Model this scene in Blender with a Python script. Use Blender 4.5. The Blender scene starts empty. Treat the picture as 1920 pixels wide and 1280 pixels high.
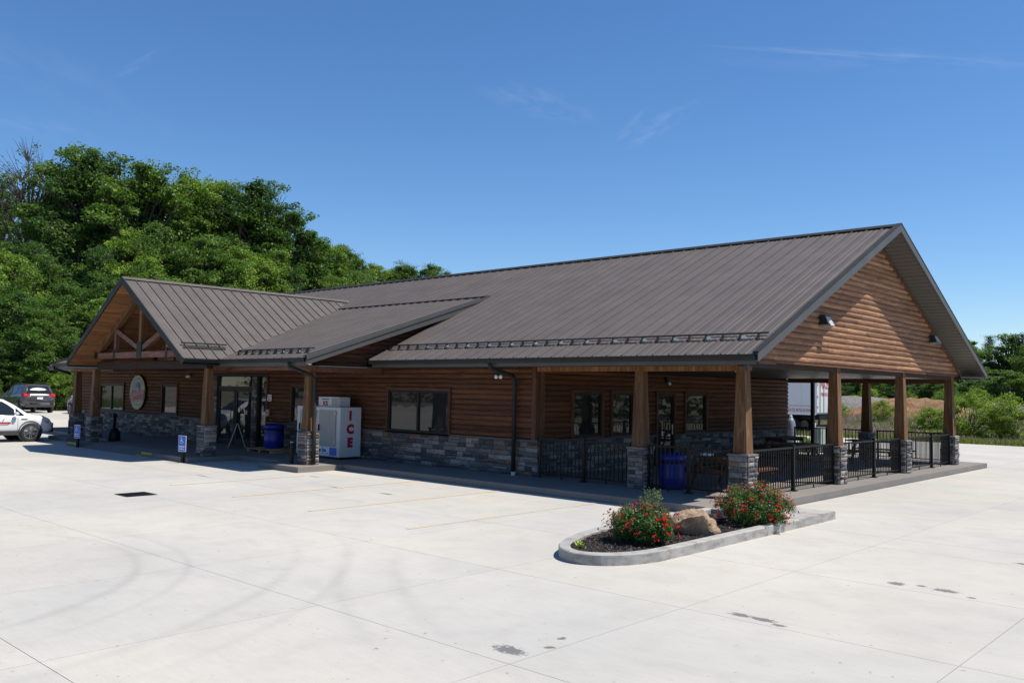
import bpy, bmesh, math, random
import numpy as np
from mathutils import Vector, Matrix, noise
random.seed(7); rng=np.random.default_rng(7)
S=bpy.context.scene
COL=S.collection
PI=math.pi
# ---------------------------------------------------------------- camera
cd=bpy.data.cameras.new('camera'); cam=bpy.data.objects.new('camera',cd); COL.objects.link(cam); S.camera=cam
cd.sensor_width=36; cd.lens=36*1626.3034/1920; cd.clip_end=3000
R_=[[0.735747, -0.0253849, -0.6767805], [0.6770404, 0.0528091, 0.7340487], [0.0171064, -0.9982819, 0.0560408]]
cam.matrix_world=Matrix(((R_[0][0],-R_[0][1],-R_[0][2],0),(R_[1][0],-R_[1][1],-R_[1][2],0),(R_[2][0],-R_[2][1],-R_[2][2],2.3),(0,0,0,1)))
# ---------------------------------------------------------------- world, sun
LD=Vector((-0.44,-0.29,-1.0)).normalized()
W=bpy.data.worlds.new('World'); S.world=W; W.use_nodes=True
nt=W.node_tree; bg=nt.nodes['Background']
sky=nt.nodes.new('ShaderNodeTexSky'); sky.sky_type='NISHITA'; sky.sun_disc=False
sky.sun_elevation=math.radians(62.2); sky.sun_rotation=math.radians(56.6)
sky.altitude=300; sky.air_density=1.0; sky.dust_density=0.05; sky.ozone_density=3.0
bg.inputs[1].default_value=0.095
def wn(t,**k):
    n=nt.nodes.new(t)
    for a,b in k.items(): setattr(n,a,b)
    return n
def mathn(op,a,b=None,c=None):
    n=wn('ShaderNodeMath',operation=op)
    for i,v in enumerate((a,b,c)):
        if v is None: continue
        if isinstance(v,(int,float)): n.inputs[i].default_value=v
        else: nt.links.new(v,n.inputs[i])
    return n.outputs[0]
tc=wn('ShaderNodeTexCoord')
# a few thin cirrus streaks and a contrail: (direction, direction of the streak, half length, half width, strength)
def wisp(c,d,a_,b_,st,sc):
    c=Vector(c).normalized(); t_=(Vector(d)-c*Vector(d).dot(c)).normalized(); n_=c.cross(t_)
    def dot(v):
        q=wn('ShaderNodeVectorMath',operation='DOT_PRODUCT'); nt.links.new(tc.outputs['Generated'],q.inputs[0]); q.inputs[1].default_value=v; return q.outputs['Value']
    u,v=dot(t_),dot(n_)
    cb=wn('ShaderNodeCombineXYZ'); nt.links.new(mathn('MULTIPLY',u,sc[0]),cb.inputs[0]); nt.links.new(mathn('MULTIPLY',v,sc[1]),cb.inputs[1])
    n1=wn('ShaderNodeTexNoise'); n1.inputs['Scale'].default_value=1; n1.inputs['Detail'].default_value=6; n1.inputs['Roughness'].default_value=.62; n1.inputs['Distortion'].default_value=.6; nt.links.new(cb.outputs[0],n1.inputs[0])
    e=mathn('ADD',mathn('POWER',mathn('DIVIDE',u,a_),2),mathn('POWER',mathn('DIVIDE',v,b_),2))
    m=mathn('SUBTRACT',1,e); m.node.use_clamp=True
    front=mathn('GREATER_THAN',dot(c),.3)
    k=mathn('MULTIPLY',mathn('SUBTRACT',n1.outputs[0],.42),3.2); k.node.use_clamp=True
    return mathn('MULTIPLY',mathn('MULTIPLY',mathn('MULTIPLY',m,k),front),st*.42)
f=None
for w_ in [((-.625,.712,.32),(-.607+.644,.731-.692,.313-.326),.075,.020,.20,(26,70)),((-.52,.80,.294),(.05,.03,.035),.05,.012,.26,(30,90)),((-.545,.785,.296),(.05,.03,.05),.03,.008,.25,(30,90)),
    ((-.31,.89,.345),(.204,.087,-.042),.20,.0045,.34,(10,160)),((-.31,.89,.340),(.204,.087,-.03),.2,.016,.10,(16,60)),((-.865,.379,.327),(.04,.06,.05),.035,.006,.20,(30,90)),((-.918,.31,.25),(.03,.07,-.01),.06,.012,.14,(20,70)),((-.90,.30,.30),(.03,.07,-.03),.14,.03,.09,(12,40)),((-.3,.8,.5),(.1,.05,.02),.3,.10,.05,(8,30)),((.6,.5,.4),(.1,.2,.02),.3,.05,.15,(8,30)),((.2,-.8,.5),(.3,.05,.02),.4,.06,.15,(8,30))]:
    k=wisp(*w_); f=k if f is None else mathn('ADD',f,k)
hs=wn('ShaderNodeHueSaturation'); hs.inputs['Saturation'].default_value=1.14; tn=wn('ShaderNodeMixRGB',blend_type='MULTIPLY'); tn.inputs[0].default_value=1; tn.inputs[2].default_value=(.97,1.04,1.15,1); nt.links.new(sky.outputs[0],tn.inputs[1]); nt.links.new(tn.outputs[0],hs.inputs['Color'])
mx=wn('ShaderNodeMixRGB'); nt.links.new(f,mx.inputs[0]); nt.links.new(hs.outputs[0],mx.inputs[1]); mx.inputs[2].default_value=(7.5,8,8.6,1)
nt.links.new(mx.outputs[0],bg.inputs[0])
sl=bpy.data.lights.new('sun','SUN'); sun=bpy.data.objects.new('sun',sl); COL.objects.link(sun)
sl.energy=5.0; sl.angle=math.radians(.53); sl.color=(1,.94,.85)
sun.rotation_euler=LD.to_track_quat('-Z','Y').to_euler()
S.view_settings.view_transform='Standard'; S.view_settings.look='None'; S.view_settings.gamma=1; S.view_settings.exposure=0.36
S.view_settings.use_curve_mapping=False
S.render.engine='CYCLES'
# ---------------------------------------------------------------- material helpers
class NT:
    def __init__(s,name):
        s.m=bpy.data.materials.new(name); s.m.use_nodes=True; s.t=s.m.node_tree
        s.b=s.t.nodes['Principled BSDF']; s.out=s.t.nodes['Material Output']
    def n(s,t,**k):
        x=s.t.nodes.new(t)
        for a,b in k.items(): setattr(x,a,b)
        return x
    def l(s,a,b): s.t.links.new(a,b)
    def put(s,sock,v):
        if isinstance(v,(int,float)): sock.default_value=v
        elif isinstance(v,(tuple,list)): sock.default_value=v
        else: s.l(v,sock)
    def math(s,op,a,b=None,c=None,clamp=False):
        x=s.n('ShaderNodeMath',operation=op); x.use_clamp=clamp
        for i,v in enumerate((a,b,c)):
            if v is not None: s.put(x.inputs[i],v)
        return x.outputs[0]
    def pos(s,scale=(1,1,1),off=None,rot=(0,0,0)):
        g=s.n('ShaderNodeNewGeometry').outputs['Position']
        if off is not None:
            v=s.n('ShaderNodeVectorMath',operation='ADD'); s.l(g,v.inputs[0]); s.l(off,v.inputs[1]); g=v.outputs[0]
        m=s.n('ShaderNodeMapping'); m.inputs['Scale'].default_value=scale; m.inputs['Rotation'].default_value=rot; s.l(g,m.inputs[0]); return m.outputs[0]
    def noise(s,vec,scale,detail=4,rough=.55,dist=0):
        x=s.n('ShaderNodeTexNoise'); s.l(vec,x.inputs['Vector']); x.inputs['Scale'].default_value=scale
        x.inputs['Detail'].default_value=detail; x.inputs['Roughness'].default_value=rough; x.inputs['Distortion'].default_value=dist
        return x.outputs[0]
    def ramp(s,f,stops,interp='LINEAR'):
        x=s.n('ShaderNodeValToRGB'); x.color_ramp.interpolation=interp; e=x.color_ramp.elements
        while len(e)<len(stops): e.new(0.5)
        for i,(p,c) in enumerate(stops): e[i].position=p; e[i].color=c if len(c)==4 else (*c,1)
        s.l(f,x.inputs[0]); return x.outputs[0]
    def mix(s,f,a,b,mode='MIX'):
        x=s.n('ShaderNodeMixRGB',blend_type=mode); s.put(x.inputs[0],f); s.put(x.inputs[1],a if not(isinstance(a,tuple) and len(a)==3) else (*a,1)); s.put(x.inputs[2],b if not(isinstance(b,tuple) and len(b)==3) else (*b,1)); return x.outputs[0]
    def bump(s,h,st,dist=.02):
        x=s.n('ShaderNodeBump'); x.inputs['Strength'].default_value=st; x.inputs['Distance'].default_value=dist; s.l(h,x.inputs['Height']); s.l(x.outputs[0],s.b.inputs['Normal'])
    def orand(s): return s.n('ShaderNodeObjectInfo').outputs['Random']
    def irand(s): return s.n('ShaderNodeNewGeometry').outputs['Random Per Island']
    def rnd(s): return s.math('FRACT',s.math('ADD',s.orand(),s.irand()))
def setb(b,**k):
    for a,v in k.items():
        a={'rough':'Roughness','metal':'Metallic','col':'Base Color','spec':'Specular IOR Level','coat':'Coat Weight','ior':'IOR'}[a]
        b.inputs[a].default_value=v if not(isinstance(v,tuple) and len(v)==3) else (*v,1)
def plain(name,col,rough=.6,metal=0,var=.12,scale=6,coat=0):
    t=NT(name); n=t.noise(t.pos(),scale,5); 
    c0=tuple(max(0,x*(1-var)) for x in col); c1=tuple(min(1,x*(1+var)) for x in col)
    t.l(t.ramp(n,[(.3,c0),(.7,c1)]),t.b.inputs['Base Color']); setb(t.b,rough=rough,metal=metal,coat=coat)
    return t.m
def wood(name,axis,dark,mid,light,bumps=.35,rough=.75,tone=.28):
    t=NT(name); r=t.orand()
    o=t.n('ShaderNodeCombineXYZ'); 
    for i in range(3): t.l(t.math('MULTIPLY',r,(37.,53.,71.)[i]),o.inputs[i])
    sc={'x':(.55,9,9),'y':(9,.55,9),'z':(9,9,.55)}[axis]
    p=t.pos(sc,o.outputs[0])
    n=t.noise(p,1.6,6,.62,.9)
    sc2={'x':(1.2,30,30),'y':(30,1.2,30),'z':(30,30,1.2)}[axis]
    n2=t.noise(t.pos(sc2,o.outputs[0]),1.5,3,.6,.3)
    k=t.noise(t.pos(tuple(v*.35 if v>3 else v*2.2 for v in sc),o.outputs[0]),1.8,3,.5,1.6)
    c=t.ramp(n,[(.28,dark),(.47,mid),(.72,light)])
    c=t.mix(t.math('MULTIPLY',t.math('SUBTRACT',k,.56),4.5,clamp=True),c,light)
    c=t.mix(.35,c,t.ramp(n2,[(.3,(.35,.35,.35)),(.7,(1.25,1.2,1.15))]),'MULTIPLY')
    c=t.mix(1,c,t.ramp(r,[(0,(1-tone,1-tone,1-tone)),(.5,(1,1,1)),(1,(1+tone,1+tone*.95,1+tone*.9))]),'MULTIPLY')
    t.l(c,t.b.inputs['Base Color']); setb(t.b,rough=rough); t.b.inputs['Specular IOR Level'].default_value=.3
    t.bump(n2,bumps,.01); return t.m
M={}
LD_,LM_,LL_=(.055,.020,.009),(.105,.040,.018),(.155,.072,.036)  # wall log tones, darkened so the colour carries part of the shade
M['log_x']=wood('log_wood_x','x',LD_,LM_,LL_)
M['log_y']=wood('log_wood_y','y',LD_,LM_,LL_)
M['log_g']=wood('sunlit_log_wood','y',(.15,.068,.033),(.235,.114,.060),(.37,.225,.13))  # lighter copy of the log wood, sunlight on the gable put into the colour
M['post']=wood('post_wood','z',(.07,.031,.013),(.132,.064,.026),(.22,.13,.065),tone=.12)
M['trim_z']=wood('trim_wood_z','z',(.05,.02,.01),(.10,.042,.02),(.16,.08,.045),tone=.15)
M['trim_x']=wood('trim_wood_x','x',(.05,.02,.01),(.10,.042,.02),(.16,.08,.045),tone=.15)
M['trim_y']=wood('trim_wood_y','y',(.05,.02,.01),(.10,.042,.02),(.16,.08,.045),tone=.15)
M['header']=wood('header_wood','z',(.12,.045,.016),(.22,.095,.034),(.33,.165,.07),tone=.25)
M['soffit_wood']=wood('soffit_wood','y',(.15,.06,.022),(.28,.125,.05),(.42,.22,.10),tone=.2)
M['beam']=wood('beam_wood','x',(.09,.042,.028),(.17,.082,.056),(.26,.145,.105),tone=.15)
M['table_wood']=wood('table_wood','x',(.05,.02,.01),(.10,.045,.02),(.18,.09,.05),tone=.2)
M['pallet_wood']=wood('pallet_wood','x',(.15,.10,.05),(.3,.2,.11),(.45,.33,.2))
# stone
t=NT('ledge_stone'); r=t.rnd(); p=t.pos()
c=t.ramp(r,[(0,(.075,.075,.08)),(.18,(.14,.132,.13)),(.34,(.21,.19,.172)),(.48,(.28,.245,.215)),(.62,(.10,.097,.10)),(.72,(.33,.30,.27)),(.84,(.21,.145,.11)),(.92,(.17,.165,.17))],'CONSTANT')
n=t.noise(p,14,6,.65); c=t.mix(.75,c,t.ramp(n,[(.25,(.45,.45,.45)),(.5,(1,1,1)),(.75,(1.6,1.55,1.5))]),'MULTIPLY')
t.l(c,t.b.inputs['Base Color']); setb(t.b,rough=.9); t.bump(t.noise(p,28,6,.7),.9,.03); M['stone']=t.m
M['mortar']=plain('mortar',(.07,.068,.066),.95)
M['sill']=plain('sill_stone',(.085,.08,.08),.8)
# roof metal
def roofm(name,col,rough=.38):
    t=NT(name); n=t.noise(t.pos(),1.3,4,.5); c0=tuple(x*.88 for x in col); c1=tuple(x*1.12 for x in col)
    c=t.ramp(n,[(.3,c0),(.7,c1)])
    c=t.mix(1,c,t.ramp(t.orand(),[(0,(.95,.95,.95)),(1,(1.05,1.05,1.05))]),'MULTIPLY')
    t.l(c,t.b.inputs['Base Color']); setb(t.b,rough=rough); t.b.inputs['Specular IOR Level'].default_value=.5
    t.l(t.ramp(t.noise(t.pos(),2.5,5),[(.3,(rough-.06,)*3),(.7,(rough+.1,)*3)]),t.b.inputs['Roughness'])
    t.bump(t.noise(t.pos(),1.1,2),.12,.05); return t.m
M['roof']=roofm('brown_roof_metal',(.088,.073,.064),.55)
M['trim_metal']=roofm('dark_trim_metal',(.026,.026,.024),.6)
M['fascia']=roofm('fascia_metal',(.068,.066,.062),.5)
M['black_metal']=plain('black_metal',(.010,.010,.010),.5,0,.1)
M['guard']=plain('snow_guard_metal',(.02,.017,.015),.4)
M['clip']=plain('clip_metal',(.55,.55,.55),.25,1)
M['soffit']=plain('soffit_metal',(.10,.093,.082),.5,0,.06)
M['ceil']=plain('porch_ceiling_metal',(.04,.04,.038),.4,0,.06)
# concrete
def concrete(name,base,tyre=True):
    t=NT(name); p=t.pos()
    big=t.noise(p,.22,4,.55); med=t.noise(p,1.6,6,.62,.4); fine=t.noise(p,55,3,.6)
    br=t.noise(t.pos((2,14,1),rot=(0,0,.25)),1.4,5,.6,.3)
    b0=(base[0]*.90,base[1]*.915,base[2]*.94); b1=(min(1,base[0]*1.06),min(1,base[1]*1.05),base[2]*1.03)
    c=t.ramp(big,[(.35,b0),(.65,b1)])
    c=t.mix(.5,c,t.ramp(med,[(.3,(.85,.85,.845)),(.52,(1,1,1)),(.75,(1.06,1.055,1.05))]),'MULTIPLY')
    c=t.mix(.45,c,t.ramp(br,[(.3,(.90,.90,.90)),(.6,(1,1,1)),(.8,(1.04,1.04,1.04))]),'MULTIPLY')
    c=t.mix(.6,c,t.ramp(fine,[(.3,(.92,.92,.92)),(.7,(1.06,1.06,1.06))]),'MULTIPLY')
    c=t.mix(.7,c,t.ramp(t.orand(),[(0,(.945,.955,.97)),(.5,(1,1,1)),(1,(1.02,1.0,.965))]),'MULTIPLY')
    if tyre:
        sep=t.n('ShaderNodeSeparateXYZ'); t.l(t.n('ShaderNodeNewGeometry').outputs['Position'],sep.inputs[0])
        X,Y=sep.outputs[0],sep.outputs[1]
        wob=t.math('MULTIPLY',t.math('SUBTRACT',t.noise(p,.5,2),.5),.5)
        patch=t.noise(p,.8,3)
        rag=t.noise(p,20,6,.8)
        tot=None
        for cx,cy,rad,wid,st,wx,wy,wr in [(-12.6,1.6,3.75,.07,.17,-10.6,4.4,4.6),(-12.6,1.6,4.35,.06,.14,-10.8,4.8,4.6),(-14.2,1.2,6.9,.08,.15,-9.4,4.6,5.2),(-14.2,1.2,7.6,.07,.12,-9.4,5.2,5.2),(-2,15.5,10.6,.10,.12,-8.2,6.2,3.5),(-2,15.5,11.3,.10,.12,-8.2,5.8,3.5),(-9,25,20.0,.1,.12,-3.2,7.2,3.0),(-9,25,19.2,.1,.10,-3,7.8,3.0)]:
            dx=t.math('SUBTRACT',X,cx); dy=t.math('SUBTRACT',Y,cy)
            d=t.math('SQRT',t.math('ADD',t.math('MULTIPLY',dx,dx),t.math('MULTIPLY',dy,dy)))
            d=t.math('ADD',d,t.math('MULTIPLY',wob,.35))
            k=t.math('SUBTRACT',1,t.math('DIVIDE',t.math('ABSOLUTE',t.math('SUBTRACT',d,rad)),wid*1.6),clamp=True)
            ex=t.math('SUBTRACT',X,wx); ey=t.math('SUBTRACT',Y,wy)
            e=t.math('SQRT',t.math('ADD',t.math('MULTIPLY',ex,ex),t.math('MULTIPLY',ey,ey)))
            wnd=t.math('SUBTRACT',1,t.math('DIVIDE',e,wr),clamp=True)
            k=t.math('MULTIPLY',t.math('MULTIPLY',k,wnd),st*1.45)
            tot=k if tot is None else t.math('ADD',tot,k)
        tot=t.math('MULTIPLY',tot,t.math('ADD',.6,t.math('MULTIPLY',patch,.6)),clamp=True)
        c=t.mix(tot,c,(.14,.14,.145))
        # oil and water spots
        tot=None
        for sx,sy,rx,ry in [(-5.3,5.78,.20,.11),(-4.45,8.42,.13,.07),(-4.2,8.42,.17,.07),(-3.98,8.33,.09,.05),(-3.83,11.24,.11,.10),(-3.57,11.33,.07,.05),(-3.27,11.27,.16,.09),(-2.95,11.1,.06,.04),(-3.0,13.9,.14,.08),(-14.9,12.2,.25,.07),(-16.6,12.1,.3,.05),(-20.7,11.0,.35,.04),(-18.9,13.1,.25,.05),(-5.2,6.4,.04,.06),(-5.1,6.1,.05,.05)]:
            ex=t.math('DIVIDE',t.math('SUBTRACT',X,sx),rx); ey=t.math('DIVIDE',t.math('SUBTRACT',Y,sy),ry)
            e=t.math('SQRT',t.math('ADD',t.math('MULTIPLY',ex,ex),t.math('MULTIPLY',ey,ey)))
            e=t.math('ADD',e,t.math('MULTIPLY',t.math('SUBTRACT',rag,.5),3.2))
            k=t.math('MULTIPLY',t.math('SUBTRACT',1.0,e),3.5,clamp=True)
            tot=k if tot is None else t.math('MAXIMUM',tot,k)
        c=t.mix(t.math('MULTIPLY',tot,.78),c,(.075,.072,.075))
        sp=t.noise(p,11,2,.5); c=t.mix(t.math('MULTIPLY',t.math('SUBTRACT',sp,.70),12,clamp=True),c,(.2,.19,.185))
        # rusty faint blotches
        ru=t.noise(p,.9,5,.7); c=t.mix(t.math('MULTIPLY',t.math('SUBTRACT',ru,.66),1.6,clamp=True),c,(.52,.42,.30))
    t.l(c,t.b.inputs['Base Color']); setb(t.b,rough=.85); t.b.inputs['Specular IOR Level'].default_value=.35
    t.bump(t.noise(p,90,3,.7),.18,.006); return t.m
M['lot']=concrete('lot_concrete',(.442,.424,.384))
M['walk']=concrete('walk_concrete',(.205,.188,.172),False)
M['kerb']=concrete('kerb_concrete',(.36,.35,.33),False)
t_=M['kerb'].node_tree; b_=t_.nodes['Principled BSDF']; l_=b_.inputs['Base Color'].links[0]; src=l_.from_socket
g_=t_.nodes.new('ShaderNodeNewGeometry'); m_=t_.nodes.new('ShaderNodeMapping'); m_.inputs['Scale'].default_value=(3,3,9); n_=t_.nodes.new('ShaderNodeTexNoise'); n_.inputs['Scale'].default_value=1.3; n_.inputs['Detail'].default_value=7; n_.inputs['Roughness'].default_value=.7
r_=t_.nodes.new('ShaderNodeValToRGB'); r_.color_ramp.elements[0].position=.34; r_.color_ramp.elements[0].color=(.45,.45,.45,1); r_.color_ramp.elements[1].position=.55; r_.color_ramp.elements[1].color=(1,1,1,1)
x_=t_.nodes.new('ShaderNodeMixRGB'); x_.blend_type='MULTIPLY'; x_.inputs[0].default_value=.75
t_.links.new(g_.outputs['Position'],m_.inputs[0]); t_.links.new(m_.outputs[0],n_.inputs[0]); t_.links.new(n_.outputs[0],r_.inputs[0]); t_.links.new(src,x_.inputs[1]); t_.links.new(r_.outputs[0],x_.inputs[2]); t_.links.new(x_.outputs[0],b_.inputs['Base Color'])
M['joint']=plain('joint_filler',(.28,.27,.25),.95)
def paint_yellow():
    t=NT('yellow_paint'); p=t.pos(); n=t.noise(p,5,6,.75); n2=t.noise(p,.7,2)
    f=t.math('MULTIPLY',t.math('SUBTRACT',t.math('ADD',n,t.math('MULTIPLY',n2,.8)),.83),3,clamp=True)
    c=t.mix(f,(.40,.385,.355),(.56,.37,.09)); t.l(c,t.b.inputs['Base Color']); setb(t.b,rough=.8); return t.m
M['yellow']=paint_yellow()
M['yellow_kerb']=plain('yellow_kerb_paint',(.55,.36,.05),.7)
# glass: reflective panes
def glass(name,tint=(.02,.023,.024),rough=.02):
    t=NT(name); setb(t.b,col=tint,rough=rough,ior=1.5)
    t.bump(t.noise(t.pos(),1.6,2),.03,.05); return t.m
M['glass']=glass('window_glass')
M['frame']=plain('dark_window_frame',(.016,.016,.016),.5)
M['white']=plain('white_enamel',(.60,.61,.63),.3,0,.03)
M['grey']=plain('grey_metal',(.30,.30,.30),.45)
M['doorgrey']=plain('ice_door_grey',(.36,.36,.34),.45,0,.04)
M['red']=plain('red_paint',(.45,.02,.03),.5,0,.05)
M['darkred']=plain('dark_red_letters',(.36,.012,.03),.5,0,.05)
M['blue_sign']=plain('sign_blue',(.03,.14,.55),.4,0,.04)
M['blue_plastic']=plain('blue_plastic',(.008,.02,.26),.4,0,.06)
M['navy']=plain('navy_print',(.03,.05,.3),.5,0,.05)
M['steel']=plain('steel',(.5,.5,.5),.3,1,.05)
M['lens']=plain('pale_lens',(.8,.82,.85),.2,0,.03)
M['dark']=plain('dark_interior',(.012,.011,.01),.9)
M['shade_wood']=wood('painted_shade_wood','x',(.015,.007,.004),(.035,.015,.008),(.06,.03,.018))  # near-black tone paints in the shadow below the portico tie beam
for k_ in ('trim_metal','black_metal','frame'): M[k_].node_tree.nodes['Principled BSDF'].inputs['Specular IOR Level'].default_value=.22
# ---------------------------------------------------------------- geometry helpers
def newobj(name,me,mat=None,parent=None,label=None,kind=None):
    o=bpy.data.objects.new(name,me); COL.objects.link(o)
    if mat is not None and me is not None and len(me.materials)==0: me.materials.append(mat)
    if parent is not None:
        o.parent=parent; o.matrix_parent_inverse=PINV(parent)
    if label: o['label']=label
    if kind: o['kind']=kind
    return o
def PINV(p): return wmat(p).inverted()
def wmat(o):
    if o.parent is None: return o.matrix_basis.copy()
    return wmat(o.parent) @ o.matrix_parent_inverse @ o.matrix_basis
def tag(o,label,cat,group=None):
    o['label']=label; o['category']=cat
    if group: o['group']=group
    return o
def thing(name,label,cat,loc=(0,0,0),group=None,rotz=0):
    o=bpy.data.objects.new(name,None); COL.objects.link(o); o.location=loc; o.rotation_euler=(0,0,rotz)
    o.empty_display_size=.2
    return tag(o,label,cat,group)
def dup(root,loc,rotz=0,scale=None,label=None,group=None):
    r=root.copy(); COL.objects.link(r); r.location=loc; r.rotation_euler=(0,0,rotz)
    if scale is not None: r.scale=scale if not isinstance(scale,(int,float)) else (scale,)*3
    if label: r['label']=label
    if group: r['group']=group
    for ch in list(root.children):
        c=ch.copy(); COL.objects.link(c); c.parent=r
        for g in ch.children:
            d=g.copy(); COL.objects.link(d); d.parent=c
    return r
class MB:
    """mesh collector in world coordinates"""
    def __init__(s): s.v=[]; s.f=[]
    def add(s,vs,fs):
        k=len(s.v); s.v+= [tuple(v) for v in vs]; s.f+=[tuple(i+k for i in f) for f in fs]; return s
    def box(s,x0,x1,y0,y1,z0,z1):
        return s.add([(x0,y0,z0),(x1,y0,z0),(x1,y1,z0),(x0,y1,z0),(x0,y0,z1),(x1,y0,z1),(x1,y1,z1),(x0,y1,z1)],
            [(0,3,2,1),(4,5,6,7),(0,1,5,4),(1,2,6,5),(2,3,7,6),(3,0,4,7)])
    def frust(s,cx,cy,w0,w1,z0,z1):
        a,b=w0/2,w1/2
        return s.add([(cx-a,cy-a,z0),(cx+a,cy-a,z0),(cx+a,cy+a,z0),(cx-a,cy+a,z0),(cx-b,cy-b,z1),(cx+b,cy-b,z1),(cx+b,cy+b,z1),(cx-b,cy+b,z1)],
            [(0,3,2,1),(4,5,6,7),(0,1,5,4),(1,2,6,5),(2,3,7,6),(3,0,4,7)])
    def poly(s,pts,dirv):
        """prism: planar polygon pts extruded by dirv"""
        n=len(pts); d=Vector(dirv); a=[Vector(p) for p in pts]; vs=a+[p+d for p in a]
        return s.add(vs,[tuple(range(n))[::-1],tuple(range(n,2*n))]+[(i,(i+1)%n,(i+1)%n+n,i+n) for i in range(n)])
    def bar(s,p,q,w,h,up=(0,0,1)):
        p=Vector(p); q=Vector(q); d=(q-p).normalized(); u=Vector(up); sx=d.cross(u)
        if sx.length<1e-4: sx=d.cross(Vector((0,1,0)))
        sx.normalize(); uz=sx.cross(d).normalized(); a=sx*w/2; b=uz*h/2
        vs=[p-a-b,p+a-b,p+a+b,p-a+b,q-a-b,q+a-b,q+a+b,q-a+b]
        return s.add(vs,[(0,3,2,1),(4,5,6,7),(0,1,5,4),(1,2,6,5),(2,3,7,6),(3,0,4,7)])
    def tube(s,pts,r,n=8,closed=True):
        pts=[Vector(p) for p in pts]; rs=r if isinstance(r,(list,tuple)) else [r]*len(pts); rings=[]
        for i,p in enumerate(pts):
            d=(pts[min(i+1,len(pts)-1)]-pts[max(i-1,0)]).normalized(); u=Vector((0,0,1)) if abs(d.z)<.9 else Vector((0,1,0))
            a=d.cross(u).normalized(); b=a.cross(d).normalized()
            rings.append([p+(a*math.cos(2*PI*k/n)+b*math.sin(2*PI*k/n))*rs[i] for k in range(n)])
        vs=[v for r_ in rings for v in r_]; fs=[]
        for i in range(len(pts)-1):
            for k in range(n): fs.append((i*n+k,i*n+(k+1)%n,(i+1)*n+(k+1)%n,(i+1)*n+k))
        if closed: fs+= [tuple(range(n))[::-1],tuple((len(pts)-1)*n+k for k in range(n))]
        return s.add(vs,fs)
    def lathe(s,cx,cy,prof,n=20,axis='z',z0=0,caps=True):
        vs=[];fs=[]
        for (r,z) in prof:
            for k in range(n):
                a=2*PI*k/n; c,sn=r*math.cos(a),r*math.sin(a)
                vs.append((cx+c,cy+sn,z0+z) if axis=='z' else (cx+z,cy+c,z0+sn) if axis=='x' else (cx+c,cy+z,z0+sn))
        for i in range(len(prof)-1):
            for k in range(n): fs.append((i*n+k,i*n+(k+1)%n,(i+1)*n+(k+1)%n,(i+1)*n+k))
        if caps: fs+=[tuple(range(n))[::-1],tuple((len(prof)-1)*n+k for k in range(n))]
        return s.add(vs,fs)
    def mesh(s,name,smooth=False):
        me=bpy.data.meshes.new(name); me.from_pydata(s.v,[],s.f)
        bm=bmesh.new(); bm.from_mesh(me); bmesh.ops.recalc_face_normals(bm,faces=bm.faces); bm.to_mesh(me); bm.free()
        if smooth: me.polygons.foreach_set('use_smooth',[True]*len(me.polygons))
        return me
    def obj(s,name,mat,parent=None,label=None,kind=None,smooth=False,bevel=0):
        me=s.mesh(name,smooth); me.materials.append(mat)
        if bevel:
            bm=bmesh.new(); bm.from_mesh(me); bmesh.ops.bevel(bm,geom=bm.edges,offset=bevel,segments=2,affect='EDGES',clamp_overlap=True); bm.to_mesh(me); bm.free()
        return newobj(name,me,mat,parent,label,kind)
def box(name,mat,b,parent=None,label=None,kind=None,bevel=0):
    return MB().box(*b).obj(name,mat,parent,label,kind,bevel=bevel)
UNIT={}
def unitbox(mat):
    if mat.name not in UNIT:
        me=MB().box(-.5,.5,-.5,.5,-.5,.5).mesh('piece'); me.materials.append(mat); UNIT[mat.name]=me
    return UNIT[mat.name]
def ubox(name,mat,b,parent=None,label=None):
    """box from a shared unit mesh"""
    x0,x1,y0,y1,z0,z1=b; o=newobj(name,unitbox(mat),None,parent,label)
    o.location=((x0+x1)/2,(y0+y1)/2,(z0+z1)/2); o.scale=(x1-x0,y1-y0,z1-z0); return o
def struct(o): o['kind']='structure'; return o
def group_struct(name,label=None):
    o=bpy.data.objects.new(name,None); COL.objects.link(o); o['kind']='structure'
    if label: o['label']=label
    return o
FONT_CACHE={}
def text(name,s,size,mat,loc,rot,parent=None,align='CENTER',ext=.002,off=0.0,sx=1.0,label=None):
    cu=bpy.data.curves.new(name,'FONT'); cu.body=s; cu.size=size; cu.align_x=align; cu.align_y='CENTER'; cu.extrude=ext; cu.offset=off; cu.resolution_u=2
    tmp=bpy.data.objects.new('tmp',cu); me=bpy.data.meshes.new_from_object(tmp); bpy.data.objects.remove(tmp); me.name=name; me.materials.clear(); me.materials.append(mat)
    o=bpy.data.objects.new(name,me); COL.objects.link(o); o.location=loc; o.rotation_euler=rot; o.scale=(sx,1,1)
    if parent is not None: o.parent=parent; o.matrix_parent_inverse=wmat(parent).inverted()
    if label: o['label']=label
    return o
FRONT=(PI/2,0,0); RIGHT=(PI/2,0,PI/2)
def sm(t): t=max(0.,min(1.,t)); return t*t*(3-2*t)
def H(x,y):
    d=math.hypot(x,y); left=sm((-x-35)/30); z=0.
    if x<-46 and y>-40: z+=.5*sm((-x-46)/8)
    if y>0: z+=left*11*sm((d-64)/55)
    back=sm((y-50)/22)*(1-left)
    z+=back*.8*(1-sm((y-80)/25))-back*1.2*sm((y-84)/25)
    if y<-34: z+=1.2*sm((-34-y)/16)
    return z
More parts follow.
